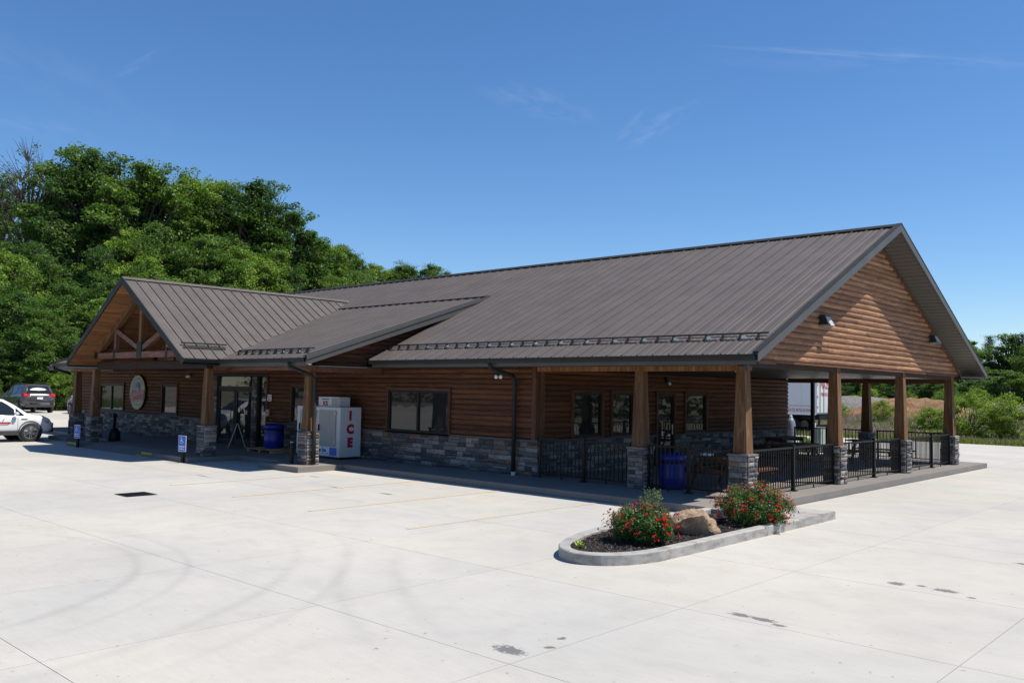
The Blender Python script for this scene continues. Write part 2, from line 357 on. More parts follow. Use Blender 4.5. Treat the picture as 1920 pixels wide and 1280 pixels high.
# ---------------------------------------------------------------- ground, lot, walkways
def gridmesh(name,xs,ys,fz,skip=None):
    nx,ny=len(xs),len(ys); vs=[(x,y,fz(x,y)) for y in ys for x in xs]; fs=[]
    for j in range(ny-1):
        for i in range(nx-1):
            if skip and skip((xs[i]+xs[i+1])/2,(ys[j]+ys[j+1])/2): continue
            a=j*nx+i; fs.append((a,a+1,a+nx+1,a+nx))
    me=bpy.data.meshes.new(name); me.from_pydata(vs,[],fs); me.polygons.foreach_set('use_smooth',[True]*len(fs)); return me
def frange(a,b,n): return [a+(b-a)*i/n for i in range(n+1)]
t=NT('meadow'); p=t.pos(); n=t.noise(p,.09,5,.6); n2=t.noise(p,.9,5,.7); n3=t.noise(p,9,4,.7)
g=t.ramp(n3,[(.3,(.09,.105,.035)),(.7,(.17,.19,.07))]); dry=t.ramp(n3,[(.3,(.17,.135,.125)),(.7,(.30,.24,.225))])
c=t.mix(t.math('MULTIPLY',t.math('SUBTRACT',t.math('ADD',n,t.math('MULTIPLY',n2,.5)),.60),5,clamp=True),g,dry)
t.l(c,t.b.inputs['Base Color']); setb(t.b,rough=.95); t.bump(n3,.8,.1); M['meadow']=t.m
DG=2.74
def incon(x,y): return -63.5-2.0*math.sin(y*.11)<x<70 and -33<y<(47.9 if x>-34 else 200)and not (x<-50 and y>44)
xs=frange(-900,-270,7)+frange(-240,-80,32)[0:]+frange(-78,40,59)[0:]+frange(50,300,25)+frange(360,900,6)
ys=frange(-700,-120,6)+frange(-105,30,54)+frange(32,130,49)+frange(140,300,16)+frange(360,900,6)
me=gridmesh('terrain',sorted(set(xs)),sorted(set(ys)),lambda x,y:H(x,y)-(.16 if incon(x,y) else .02))
me.materials.append(M['meadow']); struct(newobj('ground',me))
# far concrete sheet (beyond the slabs)
X0=-5.03-15*DG; X1=-5.03+3*DG; Y0=8.23-4*DG; YT=47.9
def inslab(x,y): return (X0<x<X1 and Y0<y<14.75) or (-8.0<x<X1 and 14.7<y<YT) or (-44.4<x<-7.9 and 14.7<y<31.0)
xs=sorted(set([round(v,4) for v in frange(-66,-46.2,20)+[X0]+frange(X0,X1,20)+[-8.0,-43.9]+frange(X1,70,20)]))
ys=sorted(set([round(v,4) for v in frange(-33,Y0,10)+frange(Y0,14.75,5)+[31.2]+frange(14.75,YT,14)]))
me=gridmesh('lot_sheet',xs,ys,lambda x,y:H(x,y)-.004,inslab); me.materials.append(M['lot']); struct(newobj('parking_lot',me))
me=gridmesh('lot_back',frange(-64,-46.2,9),frange(YT,60,6),lambda x,y:H(x,y)-.004); me.materials.append(M['lot'])
PV=group_struct('pavement')
box('joint_filler',M['joint'],(X0,X1,Y0,14.7,-.14,-.022),PV)
box('joint_filler',M['joint'],(-7.95,X1,14.72,YT,-.14,-.022),PV)
gp=.003
def slab(x0,x1,y0,y1,nm='slab'):
    o=ubox(nm,M['lot'],(x0+gp,x1-gp,y0+gp,y1-gp,-.13,0),PV); return o
for i in range(-15,3):
    xa=-5.03+i*DG
    for j in range(-4,3):
        ya=8.23+j*DG; yb=ya+DG if j<2 else 14.75
        if j==2: continue
        slab(xa,xa+DG,ya,yb if j<1 else ya+DG)
    slab(xa,xa+DG,8.23+2*DG,14.75)
for i in range(-1,3):
    xa=-5.03+i*DG
    for j in range(0,12): slab(xa if i>-1 else -7.98,xa+DG,14.75+j*DG,min(14.75+(j+1)*DG,YT))
# painted stall lines
def pline(x,ya,yb,w=.1):
    o=MB().box(x-w/2,x+w/2,ya,yb,.002,.006).obj('painted_line',M['yellow']); o['kind']='structure'
for x,ya,yb in [(-10.97,9.45,14.72),(-13.72,9.42,14.72),(-16.46,9.42,14.72),(-19.2,9.42,13.0)]: pline(x,ya,yb)
# walkway
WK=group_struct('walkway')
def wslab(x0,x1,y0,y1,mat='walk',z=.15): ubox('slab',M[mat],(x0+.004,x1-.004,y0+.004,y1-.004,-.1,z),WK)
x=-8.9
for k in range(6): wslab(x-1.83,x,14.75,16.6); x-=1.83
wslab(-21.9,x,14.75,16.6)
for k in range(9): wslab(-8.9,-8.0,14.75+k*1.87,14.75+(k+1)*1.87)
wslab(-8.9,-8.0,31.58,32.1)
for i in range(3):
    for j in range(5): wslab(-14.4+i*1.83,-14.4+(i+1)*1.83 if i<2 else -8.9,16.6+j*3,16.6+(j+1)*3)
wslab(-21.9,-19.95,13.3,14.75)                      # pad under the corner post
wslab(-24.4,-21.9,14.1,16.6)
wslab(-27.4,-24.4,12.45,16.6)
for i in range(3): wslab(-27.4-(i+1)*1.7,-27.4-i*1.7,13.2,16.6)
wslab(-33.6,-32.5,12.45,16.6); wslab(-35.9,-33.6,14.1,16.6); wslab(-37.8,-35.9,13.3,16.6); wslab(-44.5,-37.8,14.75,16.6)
# flush ramp between the painted kerb flares
MB().poly([(-27.4,12.45,0.0),(-27.4,13.2,.15),(-27.4,13.2,-.1),(-27.4,12.45,-.1)],(-5.1,0,0)).obj('ramp',M['walk'],WK)
for a in (-27.9,-32.9):
    MB().poly([(a,12.44,.004),(a,12.52,.03),(a,12.52,-.05),(a,12.44,-.05)],(.5,0,0)).obj('kerb_paint',M['yellow_kerb'],WK)
MB().box(-27.39,-26.6,12.425,12.448,.09,.152).obj('kerb_paint',M['yellow_kerb'],WK)
MB().box(-33.4,-32.6,12.425,12.448,.09,.152).obj('kerb_paint',M['yellow_kerb'],WK)
# ---------------------------------------------------------------- the log building
B=thing('store_building','long log sided store with brown ribbed metal roof, stone base and open corner porch','building',(-26,23,0))
def part(name,loc=(0,0,0),label=None):
    o=bpy.data.objects.new(name,None); COL.objects.link(o); o.parent=B; o.matrix_parent_inverse=wmat(B).inverted()
    if label: o['label']=label
    return o
# cores
core=MB(); core.box(-43.9,-14.36,16.56,16.75,.1,3.02); core.box(-14.56,-14.36,16.76,30.7,.1,3.0); core.box(-43.9,-14.57,30.6,30.75,.1,3.0); core.box(-43.88,-43.7,16.76,30.59,.1,3.0)
core.obj('wall',M['dark'],B)
core=MB(); core.poly([(-8.6,16.0,3.06),(-8.6,31.1,3.06),(-8.6,23.55,6.50)],(-.1,0,0)); core.obj('gable_wall',M['dark'],B)
# logs
PITCH=.139
def logmesh(axmat):
    prof=[(0,0)]+[(-.042*math.sin(PI*(k/7))**.62,PITCH*(k/7)) for k in range(1,7)]+[(0,PITCH)]
    mb=MB(); vs=[];fs=[]; n=len(prof)
    for x in (0,1):
        for (y,z) in prof: vs.append((x,y,z))
    for i in range(n-1): fs.append((i,i+1,n+i+1,n+i))
    fs.append((0,n,2*n-1,n-1)); fs.append(tuple(range(n))[::-1]); fs.append(tuple(range(n,2*n)))
    mb.add(vs,fs); me=mb.mesh('log',False); me.materials.append(axmat)
    return me
LOGM={'x':logmesh(M['log_x']),'y':logmesh(M['log_y']),'g':logmesh(M['log_g'])}
STUFF_LOG=[]
def log(u0,u1,z,place,parent,h=1.0):
    """place=(ox,oy,angle): u runs along the wall"""
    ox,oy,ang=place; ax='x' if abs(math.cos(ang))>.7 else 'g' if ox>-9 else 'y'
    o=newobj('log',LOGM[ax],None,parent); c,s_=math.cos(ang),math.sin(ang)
    o.location=(ox+c*u0,oy+s_*u0,z); o.rotation_euler=(0,0,ang); o.scale=(u1-u0-.004,1,h)
def logwall(place,u0,u1,z0,n,parent,openings=(),clip=None,rs=1,zmax=None,joint=(2.4,4.9)):
    rd=random.Random(rs)
    for k in range(n):
        z=z0+k*PITCH; hh=PITCH
        if zmax and z+hh>zmax: hh=zmax-z
        if hh<.03: break
        a,b=u0,u1
        if clip:
            r=clip(z+hh*.5)
            if r is None: break
            a,b=max(a,r[0]),min(b,r[1])
            if b-a<.05: break
        segs=[(a,b)]
        for (oa,ob,za,zb) in openings:
            if z+hh*.5>za and z+hh*.5<zb:
                ns=[]
                for (p,q) in segs:
                    if oa>p+.02: ns.append((p,min(q,oa)))
                    if ob<q-.02: ns.append((max(p,ob),q))
                    if ob<=p or oa>=q: pass
                segs=[(p,q) for p,q in ns if q-p>.03]
        for (p,q) in segs:
            while q-p>joint[1]:
                L=rd.uniform(*joint); 
                if q-p-L<.8: break
                log(p,p+L,z,place,parent,hh/PITCH); p+=L
            log(p,q,z,place,parent,hh/PITCH)
# stones
def stonemesh(seed):
    rd=random.Random(seed); nx,nz=4,3; vs=[];fs=[]
    for j in range(nz+1):
        for i in range(nx+1):
            u=i/nx-.5; w=j/nz-.5; edge=(i in(0,nx)) or (j in (0,nz))
            vs.append((u*(1 if not edge else .97)+ (0 if edge else rd.uniform(-.06,.06)), -(.45 if edge else rd.uniform(.7,1.0)) , w*(1 if not edge else .95)+(0 if edge else rd.uniform(-.07,.07))))
    n=len(vs)
    for j in range(nz):
        for i in range(nx): a=j*(nx+1)+i; fs.append((a,a+1,a+nx+2,a+nx+1))
    ring=[i for i in range(nx+1)]+[(j+1)*(nx+1)-1 for j in range(1,nz+1)]+[nz*(nx+1)+i for i in range(nx-1,-1,-1)]+[j*(nx+1) for j in range(nz-1,0,-1)]
    base=len(vs)
    for i in ring: v=vs[i]; vs.append((v[0]*1.02,0,v[2]*1.02))
    m=len(ring)
    for k in range(m): fs.append((ring[k],base+k,base+(k+1)%m,ring[(k+1)%m]))
    return vs,fs
ST=[stonemesh(s) for s in range(8)]; STM=[]
for vs,fs in ST:
    me=MB().add(vs,fs).mesh('stone'); me.materials.append(M['stone']); STM.append(me)
def stone_cells(L,Hh,seed,rowh=(.085,.125),wr=(.14,.46)):
    rd=random.Random(seed); z=0; out=[]
    while z<Hh-.02:
        h=rd.uniform(*rowh)
        if Hh-z-h<.06: h=Hh-z
        u=0
        while u<L-.01:
            w=rd.uniform(*wr)
            if L-u-w<.09: w=L-u
            if rd.random()<.22 and h>.09: out.append((u,z,w,h*.5)); out.append((u,z+h*.5,w,h*.5))
            else: out.append((u,z,w,h))
            u+=w
        z+=h
    return out
def stones(place,L,z0,Hh,seed,parent,as_objects,mb=None,depth=.055,**k):
    ox,oy,ang=place; c,s_=math.cos(ang),math.sin(ang); rd=random.Random(seed+99)
    for (u,z,w,h) in stone_cells(L,Hh,seed,**k):
        cu=u+w/2; cz=z0+z+h/2; i=rd.randrange(8); d=depth*rd.uniform(.6,1.25); fl=rd.choice((1,-1))
        sx,sz=w-.007,h-.006
        if as_objects:
            o=newobj('stone',STM[i],None,parent); o.location=(ox+c*cu,oy+s_*cu,cz); o.rotation_euler=(0,0,ang); o.scale=(sx,d,sz)
        else:
            vs,fs=ST[i]; mb.add([(ox+c*(cu+v[0]*sx)-s_*(v[1]*d),oy+s_*(cu+v[0]*sx)+c*(v[1]*d),cz+v[2]*sz) for v in vs],fs)
SV=MB()   # joined stone veneer
A0=0.; AR=PI/2; AL=-PI/2
# --- front wall (faces -y, y=16.5)
OP=[(-40.80,-38.10,1.0,2.34),(-34.60,-33.17,1.02,2.35),(-25.22,-24.05,1.02,2.38),(-20.18,-17.40,.9,2.33),(-31.2,-26.65,0,2.72)]
fw=part('front_wall')
fp=(0,16.5,A0)
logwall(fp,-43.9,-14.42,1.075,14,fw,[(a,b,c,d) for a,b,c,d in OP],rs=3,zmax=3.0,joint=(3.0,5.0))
box('backing',M['mortar'],(-43.9,-31.3,16.52,16.555,.15,1.03),fw); box('backing',M['mortar'],(-26.6,-14.3,16.52,16.555,.15,1.03),fw)
box('backing_board',M['dark'],(-43.9,-14.36,16.535,16.55,1.04,3.0),fw)
wn_=part('stone_wainscot')
stones((-20.9,16.52,A0),6.62,.15,.86,11,wn_,True,rowh=(.095,.135),wr=(.2,.52))
stones((-26.55,16.52,A0),5.64,.15,.86,12,None,False,SV)
stones((-43.9,16.52,A0),12.6,.15,.86,13,None,False,SV)
MB().box(-43.92,-31.3,16.41,16.54,1.012,1.065).obj('sill_cap',M['sill'],B); MB().box(-26.6,-14.22,16.41,16.54,1.012,1.065).obj('sill_cap',M['sill'],B)
for a,b in ((-14.42,-14.28),): box('corner_board',M['trim_z'],(a,b,16.41,16.56,1.068,3.0),B)
box('corner_board',M['trim_z'],(-14.358,-14.23,16.57,16.7,1.068,2.95),B)
# --- porch wall (faces +x, x=-14.3)
RO=[(17.82,19.25,1.0,2.36),(19.55,20.72,1.0,2.36),(21.82,22.90,0,2.34),(23.40,24.80,1.0,2.36)]
pw=part('porch_wall'); pp=(-14.34,0,AR)
logwall(pp,16.72,30.7,1.075,14,pw,RO,rs=8,zmax=2.86,joint=(3,5))
box('backing_board',M['dark'],(-14.36,-14.345,16.72,30.7,1.04,2.86),pw)
for a,b in ((16.7,21.8),(22.92,30.7)):
    stones((-14.345,a,AR),b-a,.15,.86,int(a),None,False,SV); MB().box(-14.35,-14.24,a,b,1.012,1.065).obj('sill_cap',M['sill'],B)
stones((-14.3,16.52,AR),.2,.15,.86,77,None,False,SV,wr=(.1,.2))
# left end wall
logwall((-43.9,0,AL),-30.7,-16.5,1.075,14,part('end_wall'),rs=4,zmax=3.0,joint=(4,5))
stones((-43.9,30.7,AL),14.2,.15,.86,31,None,False,SV,wr=(.2,.6))
# --- gable logs (plane x=-8.6 faces +x)
gw=part('gable_siding')
def gclip(z):
    h=(z-3.02)/.465
    a=15.85+h; b=31.15-h
    return (a,b) if b-a>.1 else None
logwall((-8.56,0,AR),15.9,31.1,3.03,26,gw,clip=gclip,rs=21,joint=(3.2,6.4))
MB().box(-8.62,-8.50,16.2,30.85,2.985,3.03).obj('bottom_board',M['trim_y'],B)
MB().box(-8.61,-8.585,16.2,30.85,2.87,2.984).obj('bottom_board',M['shade_wood'],B)  # added strip in painted shade, hides the sunlit edge of the porch ceiling
# --- windows
def window(a,b,z0,z1,face,panes,parent=B,trim=.09,door=False,label=None):
    """face: ('x' front wall y) or ('y' porch wall x)"""
    f=part('window' if not door else 'door',label=label)
    def bx(name,m,u0,u1,d0,d1,za,zb):
        if face=='front': return box(name,m,(u0,u1,16.5+d0,16.5+d1,za,zb),f)
        return box(name,m,(-14.34-d1,-14.34-d0,u0,u1,za,zb),f)
    tm='trim_x' if face=='front' else 'trim_y'
    bx('trim',M['trim_z'],a-trim,a-.004,-.085,.03,z0-.0,z1+.001); bx('trim',M['trim_z'],b+.004,b+trim,-.085,.03,z0,z1+.001)
    bx('trim',M[tm],a-trim,b+trim,-.088,.03,z1+.003,z1+trim)
    if not door: bx('sill',M['sill'] if face=='front' else M[tm],a-trim,b+trim,-.09,.03,z0-.055,z0-.003)
    fr=.055
    bx('frame',M['frame'],a,a+fr,-.05,.02,z0,z1); bx('frame',M['frame'],b-fr,b,-.05,.02,z0,z1)
    bx('frame',M['frame'],a+fr,b-fr,-.049,.02,z1-fr,z1); bx('frame',M['frame'],a+fr,b-fr,-.049,.02,z0,z0+(fr if not door else .25))
    W=(b-a)/panes
    for i in range(panes):
        if i: bx('mullion',M['frame'],a+i*W-.04,a+i*W+.04,-.052,.02,z0+fr,z1-fr)
        bx('pane',M['glass'],a+i*W+(fr if i==0 else .04),a+(i+1)*W-(fr if i==panes-1 else .04),-.012,-.002,z0+fr,z1-fr)
    if door: bx('handle',M['steel'],b-.14,b-.11,-.1,-.06,1.05,1.35)
    return f
window(-20.08,-17.5,1.06,2.24,'front',2); window(-25.13,-24.14,1.12,2.29,'front',1); window(-34.5,-33.27,1.12,2.25,'front',1); window(-40.7,-38.2,1.11,2.24,'front',2)
window(17.92,19.15,1.1,2.26,'porch',1); window(19.65,20.62,1.1,2.26,'porch',1); window(21.92,22.80,.16,2.24,'porch',1,door=True); window(23.5,24.7,1.1,2.26,'porch',1)
# --- entrance storefront
en=part('entrance')
def eb(name,m,b): return box(name,m,b,en)
eb('frame',M['frame'],(-31.2,-26.65,16.46,16.55,2.64,2.72))
for a,b in ((-30.34,-30.08),(-27.60,-27.30)):
    stones((a,16.42,A0),b-a,.15,2.48,int(-a*3),None,False,SV,wr=(.1,.28)); eb('pillar',M['mortar'],(a,b,16.43,16.55,.15,2.64))
eb('pane',M['glass'],(-31.15,-30.36,16.5,16.51,.5,2.63)); eb('sill',M['frame'],(-31.2,-30.35,16.46,16.54,.15,.49)); eb('frame',M['frame'],(-31.2,-31.15,16.46,16.54,.5,2.63))
eb('transom',M['glass'],(-30.0,-27.68,16.5,16.51,2.27,2.62)); eb('frame',M['frame'],(-30.06,-27.62,16.45,16.54,2.17,2.265))
for s_,a,b in ((0,-30.04,-28.86),(1,-28.82,-27.64)):
    dr=eb('door',M['glass'],(a+.1,b-.1,16.5,16.512,.36,2.07))
    f_=MB(); f_.box(a,a+.1,16.47,16.535,.16,2.165); f_.box(b-.1,b,16.47,16.535,.16,2.165); f_.box(a+.1,b-.1,16.471,16.534,2.07,2.164); f_.box(a+.1,b-.1,16.471,16.534,.161,.36)
    o=f_.obj('door_frame',M['frame'],dr)
    hx=b-.13 if s_==0 else a+.13
    MB().tube([(hx,16.46,1.0),(hx,16.40,1.0),(hx,16.40,1.5),(hx,16.46,1.5)],.014,6).obj('handle',M['black_metal'],dr)
eb('pane',M['glass'],(-27.22,-26.72,16.52,16.53,.42,2.62)); eb('frame',M['frame'],(-27.3,-26.65,16.47,16.54,.15,.41)); eb('frame',M['frame'],(-27.29,-27.23,16.47,16.54,.42,2.63)); eb('trim',M['trim_z'],(-26.71,-26.62,16.42,16.55,.16,2.72))
# --- stone columns with tapered posts
def column(cx,cy,ztop,objs,seed,label=None):
    c=part('column',label=label)
    w=.40
    box('core',M['mortar'],(cx-w/2,cx+w/2,cy-w/2,cy+w/2,.15,1.03),c)
    for (px,py,ang,o_) in ((cx-w/2,cy-w/2,A0,objs),(cx+w/2,cy-w/2,AR,objs),(cx-w/2,cy+w/2,AL,False),(cx+w/2,cy+w/2,PI,False)):
        stones((px,py,ang),w,.15,.88,seed,c,o_,SV,depth=.055,wr=(.16,.42),rowh=(.075,.125)); seed+=1
    box('cap',M['stone'],(cx-.235,cx+.235,cy-.235,cy+.235,1.032,1.075),c,bevel=.008)
    MB().frust(cx,cy,.30,.205,1.077,ztop).obj('post',M['post'],c)
    return c
# --- main roof
def panelmesh(pitch_w,L=1.0):
    """profile across x (0..w), height z, extruded along +y by 1; rib at x=0"""
    w=pitch_w; r=.012
    prof=[(0,0),(0,.03),(r*2,.03),(r*2.4,.002),(w*.27,.0),(w*.30,.006),(w*.36,.006),(w*.39,0),(w*.62,0),(w*.65,.006),(w*.71,.006),(w*.74,0),(w,0),(w,-.02),(0,-.02)]
    mb=MB(); n=len(prof); vs=[(x,y,z) for y in (0,1) for x,z in prof]; fs=[(i,(i+1)%n,(i+1)%n+n,i+n) for i in range(n)]+[tuple(range(n))[::-1],tuple(range(n,2*n))]
    me=mb.add(vs,fs).mesh('roof_panel'); me.materials.append(M['roof']); return me
PM=panelmesh(.4)
def panel(parent,base,run,slope,w=.4,mat=None):
    """base: low corner; run: unit horizontal vector along eave (panel width); slope: vector from eave to top"""
    s_=Vector(slope); r=Vector(run); n=r.cross(s_).normalized()
    if n.z<0: n=-n
    o=newobj('roof_panel',PM,None,parent)
    m=Matrix((( r.x*w/.4, s_.x, n.x, base[0]),(r.y*w/.4,s_.y,n.y,base[1]),(r.z,s_.z,n.z,base[2]),(0,0,0,1)))
    o.matrix_basis=m
    return o
MS=.465; YE=15.5; ZE=3.08; YR=23.5; ZR=ZE+MS*(YR-YE)
XR=-7.85; XL=-44.4
rf=part('roof')
k=0; x=XR-.4
while x>XL:
    under=(-37.6<x+.2<-19.85)
    if under:
        y0=20.2 if not(-28.9<x+.2<-28.5) else 20.2
        panel(rf,(x,y0,ZE+MS*(y0-YE)),(1,0,0),(0,YR-y0,MS*(YR-y0)))
    else: panel(rf,(x,YE,ZE),(1,0,0),(0,YR-YE,ZR-ZE))
    x-=.4
xend=x+.4
back=MB(); back.poly([(XR,YR,ZR-.01),(XR,31.5,ZE-.01),(XR,31.5,ZE-.05),(XR,YR,ZR-.05)],(xend-XR,0,0)); back.obj('back_slope',M['roof'],rf)
und=MB(); und.poly([(XR-.02,YE+.02,ZE-.03),(XR-.02,YR,ZR-.03),(XR-.02,YR,ZR-.06),(XR-.02,YE+.02,ZE-.06)],(-11.95,0,0)); und.poly([(-37.7,YE+.02,ZE-.03),(-37.7,YR,ZR-.03),(-37.7,YR,ZR-.06),(-37.7,YE+.02,ZE-.06)],(-6.7,0,0)); und.obj('decking',M['dark'],rf)
rc=MB(); rc.poly([(XR+.02,YR-.2,ZR-.093+.05),(XR+.02,YR,ZR+.055),(XR+.02,YR+.2,ZR-.093+.05),(XR+.02,YR,ZR+.03)],(xend-XR-.02,0,0)); rc.obj('ridge_cap',M['trim_metal'],rf)
# rake fascia and soffit on the gable end
def rake(x0,side,name='rake_fascia'):
    s_=1 if side<0 else -1
    ye=YE if side<0 else 31.5
    a=Vector((x0,ye-s_*.02,ZE)); b=Vector((x0,YR,ZR))
    MB().poly([a+Vector((0,0,.05)),b+Vector((0,0,.06)),b+Vector((0,0,-.17)),a+Vector((0,0,-.155))],(.03,0,0)).obj(name,M['fascia'],rf)
    MB().poly([a+Vector((-.09,0,.052)),b+Vector((-.09,0,.062)),b+Vector((-.09,0,.040)),a+Vector((-.09,0,.030))],(.13,0,0)).obj('drip_edge',M['trim_metal'],rf)
rake(XR,-1); rake(XR,1)
# soffit ribs (underside of the rake overhang)
N=46
for sgn,ye in ((-1,YE),(1,31.5)):
    sf=MB()
    for i in range(N):
        t0,t1=i/N,(i+.86)/N
        f0=lambda t:(ye+(YR-ye)*t, ZE+(ZR-ZE)*t-.12)
        (ya,za),(yb,zb)=f0(t0),f0(t1); (yc,zc)=f0((i+1)/N)
        sf.add([(XR,ya,za),(XR,yb,zb),(-8.6,yb,zb),(-8.6,ya,za),(XR,yb,zb+.012),(-8.6,yb,zb+.012),(XR,yc,zc+.012),(-8.6,yc,zc+.012)],[(0,1,2,3),(1,4,5,2),(4,6,7,5)])
    sf.obj('soffit',M['soffit'],rf)
# soffit end return at the low corners
for ya,yb in ((YE+.03,16.3),(30.8,31.47)): box('soffit_return',M['trim_metal'],(-8.62,XR-.001,ya,yb,2.9,2.93),rf)
# rake trim boards on the siding
for a,b in (((16.0,3.05),(23.5,6.55)),((31.0,3.05),(23.5,6.55))):
    MB().bar((-8.53,a[0],a[1]+.01),(-8.53,b[0],b[1]+.01),.085,.04,(1,0,0)).obj('rake_trim',M['log_y'],rf)
# eave fascia + gutter
def gutter(p,q,label=None,parent=rf):
    p=Vector(p); q=Vector(q); d=(q-p).normalized(); o=Vector((d.y,-d.x,0))
    prof=[(0,0),(0,-.115),(.07,-.115),(.085,-.06),(.115,-.03),(.115,.0),(.10,.0),(.10,-.025),(.07,-.055),(.058,-.103),(.012,-.103),(.012,0)]
    n=len(prof); vs=[e+o*a+Vector((0,0,b)) for e in (p,q) for a,b in prof]
    MB().add(vs,[(i,(i+1)%n,(i+1)%n+n,i+n) for i in range(n)]+[tuple(range(n)),tuple(range(n,2*n))]).obj('gutter',M['trim_metal'],parent)
gutter((XR-.02,YE-.005,ZE-.0),(-19.7,YE-.005,ZE)) if False else gutter((-19.75,YE-.01,ZE-.005),(XR-.02,YE-.01,ZE-.005))
box('fascia',M['fascia'],(-19.7,XR-.031,YE+.0,YE+.03,ZE-.2,ZE-.022),rf)
MB().box(-44.3,-37.8,YE,YE+.03,ZE-.2,ZE-.022).obj('fascia',M['fascia'],rf); gutter((-44.35,YE-.01,ZE-.005),(-37.8,YE-.01,ZE-.005))
box('eave_soffit',M['fascia'],(-44.3,-8.63,YE+.031,16.44,2.885,2.9),rf)
gutter((XR-.02,31.52,ZE-.005),(xend,31.52,ZE-.005))
# snow guard rails with clips
def guard(x0,x1,y,z,sl,parent=rf):
    s_=part('snow_guard')
    box('rail',M['guard'],(x0,x1,y-.015,y+.02,z+.085,z+.12),s_); box('rail',M['guard'],(x0,x1,y-.07,y-.05,z+.03,z+.048),s_)
    mb=MB(); mc=MB(); x=x0+.05; i=0
    while x<x1:
        mb.box(x,x+.022,y-.06,y+.01,z+.0,z+.086)
        if i%2==0: mc.box(x+.06,x+.16,y-.085,y-.08,z+.0,z+.05)
        x+=.2*2 if False else .4; i+=1
    mb.obj('brackets',M['guard'],s_,kind='stuff'); mc.obj('clips',M['clip'],s_,kind='stuff')
guard(-19.85,-7.98,16.25,ZE+MS*(16.25-YE)+.01,MS)
# beams, porch ceiling
box('header_backing',M['trim_x'],(-14.2,-8.5,16.38,16.56,2.78,2.885),B)
hd=part('front_header'); x=-14.2; bm_=M['header']
while x<-8.62: ubox('board',bm_,(x+.003,x+.087,16.345,16.378,2.775,2.895),hd); x+=.09
box('corner_flashing',M['fascia'],(-8.62,-8.47,16.33,16.37,2.78,2.9),B)
box('back_header',M['trim_x'],(-14.2,-8.6,30.4,30.55,2.75,2.9),B)
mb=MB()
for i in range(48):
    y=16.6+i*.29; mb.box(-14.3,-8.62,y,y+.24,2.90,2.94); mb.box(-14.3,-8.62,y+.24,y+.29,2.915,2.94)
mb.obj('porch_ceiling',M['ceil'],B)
for y in (20.,26.): MB().lathe(-10.6,y,[(.0001,2.84),(.12,2.85),(.14,2.9)],16).obj('ceiling_lamp',M['lens'],B)
CX=-8.67
column(CX,16.5,2.83,True,100); column(CX,21.2,2.985,True,110); column(CX,25.87,2.985,True,120); column(CX,30.4,2.985,False,130)
column(-11.2,16.5,2.78,True,140); column(-11.36,30.5,2.75,False,150)
# --- portico
PX=-28.7; PZ=5.76; PSL=.6186; HW=4.33; PY0=12.17; ZEP=PZ-PSL*HW
SY0=13.35; SZ0=3.08; SSL=.32; SY1=20.35
zs=lambda y:SZ0+SSL*(y-SY0)
pr=part('portico_roof')
y=PY0
while y<21.3:
    ym=y+.19
    if ym<SY0: zend=ZEP
    elif ym<20.0: zend=zs(ym)-.02
    else: zend=ZE+MS*(ym-YE)-.05
    if zend>=PZ-.03: break
    Lx=(PZ-zend)/PSL
    panel(pr,(PX+Lx,y,zend),(0,1,0),(-Lx,0,PZ-zend),.38); 
    o=panel(pr,(PX-Lx,y+.38,zend),(0,-1,0),(Lx,0,PZ-zend),.38)
    y+=.38
MB().poly([(PX-.13,PY0-.03,PZ-.03),(PX,PY0-.03,PZ+.06),(PX+.13,PY0-.03,PZ-.03),(PX,PY0-.03,PZ+.02)],(0,9.15,0)).obj('ridge_cap',M['roof'],pr)
for s_ in (1,-1):
    a=Vector((PX+s_*HW,PY0,ZEP)); b=Vector((PX,PY0,PZ)); u=Vector((0,0,1))
    MB().poly([a+u*.045,b+u*.055,b-u*.19,a-u*.16],(0,-.035,0)).obj('rake_fascia',M['trim_metal'],pr)
    # wooden soffit boards
    n=34
    for i in range(n):
        t0=i/n; xa=PX+s_*HW*(1-t0); za=ZEP+(PZ-ZEP)*t0; xb=PX+s_*HW*(1-(i+.94)/n); zb=ZEP+(PZ-ZEP)*(i+.94)/n
        if s_<0 or i%2==0:
            if s_>0: xb=PX+s_*HW*(1-(i+1.94)/n); zb=ZEP+(PZ-ZEP)*(i+1.94)/n
            MB().poly([(xa,PY0+.002,za-.16),(xb,PY0+.002,zb-.16),(xb,PY0+.002,zb-.135),(xa,PY0+.002,za-.135)],(0,4.3,0)).obj('soffit_board',M['soffit_wood'],pr)
gutter((PX+HW,PY0+.02,ZEP),(PX+HW,SY0+.1,ZEP),parent=pr)
MB().box(PX+HW-.03,PX+HW,PY0,SY0,ZEP-.2,ZEP-.03).obj('fascia',M['trim_metal'],pr)
MB().box(PX-HW,PX-HW+.03,PY0,SY0,ZEP-.2,ZEP-.03).obj('fascia',M['trim_metal'],pr)
gutter((PX-HW,SY0,ZEP),(PX-HW,PY0+.02,ZEP),parent=pr)
guardp=part('snow_guard')
for dx,h,w in ((3.72,.10,.05),(3.86,.05,.03)): 
    z=PZ-PSL*dx; box('rail',M['guard'],(PX+dx-w/2,PX+dx+w/2,PY0+.25,SY0+.55-(.1 if dx>3.8 else 0),z+h-.02,z+h+.02),guardp)
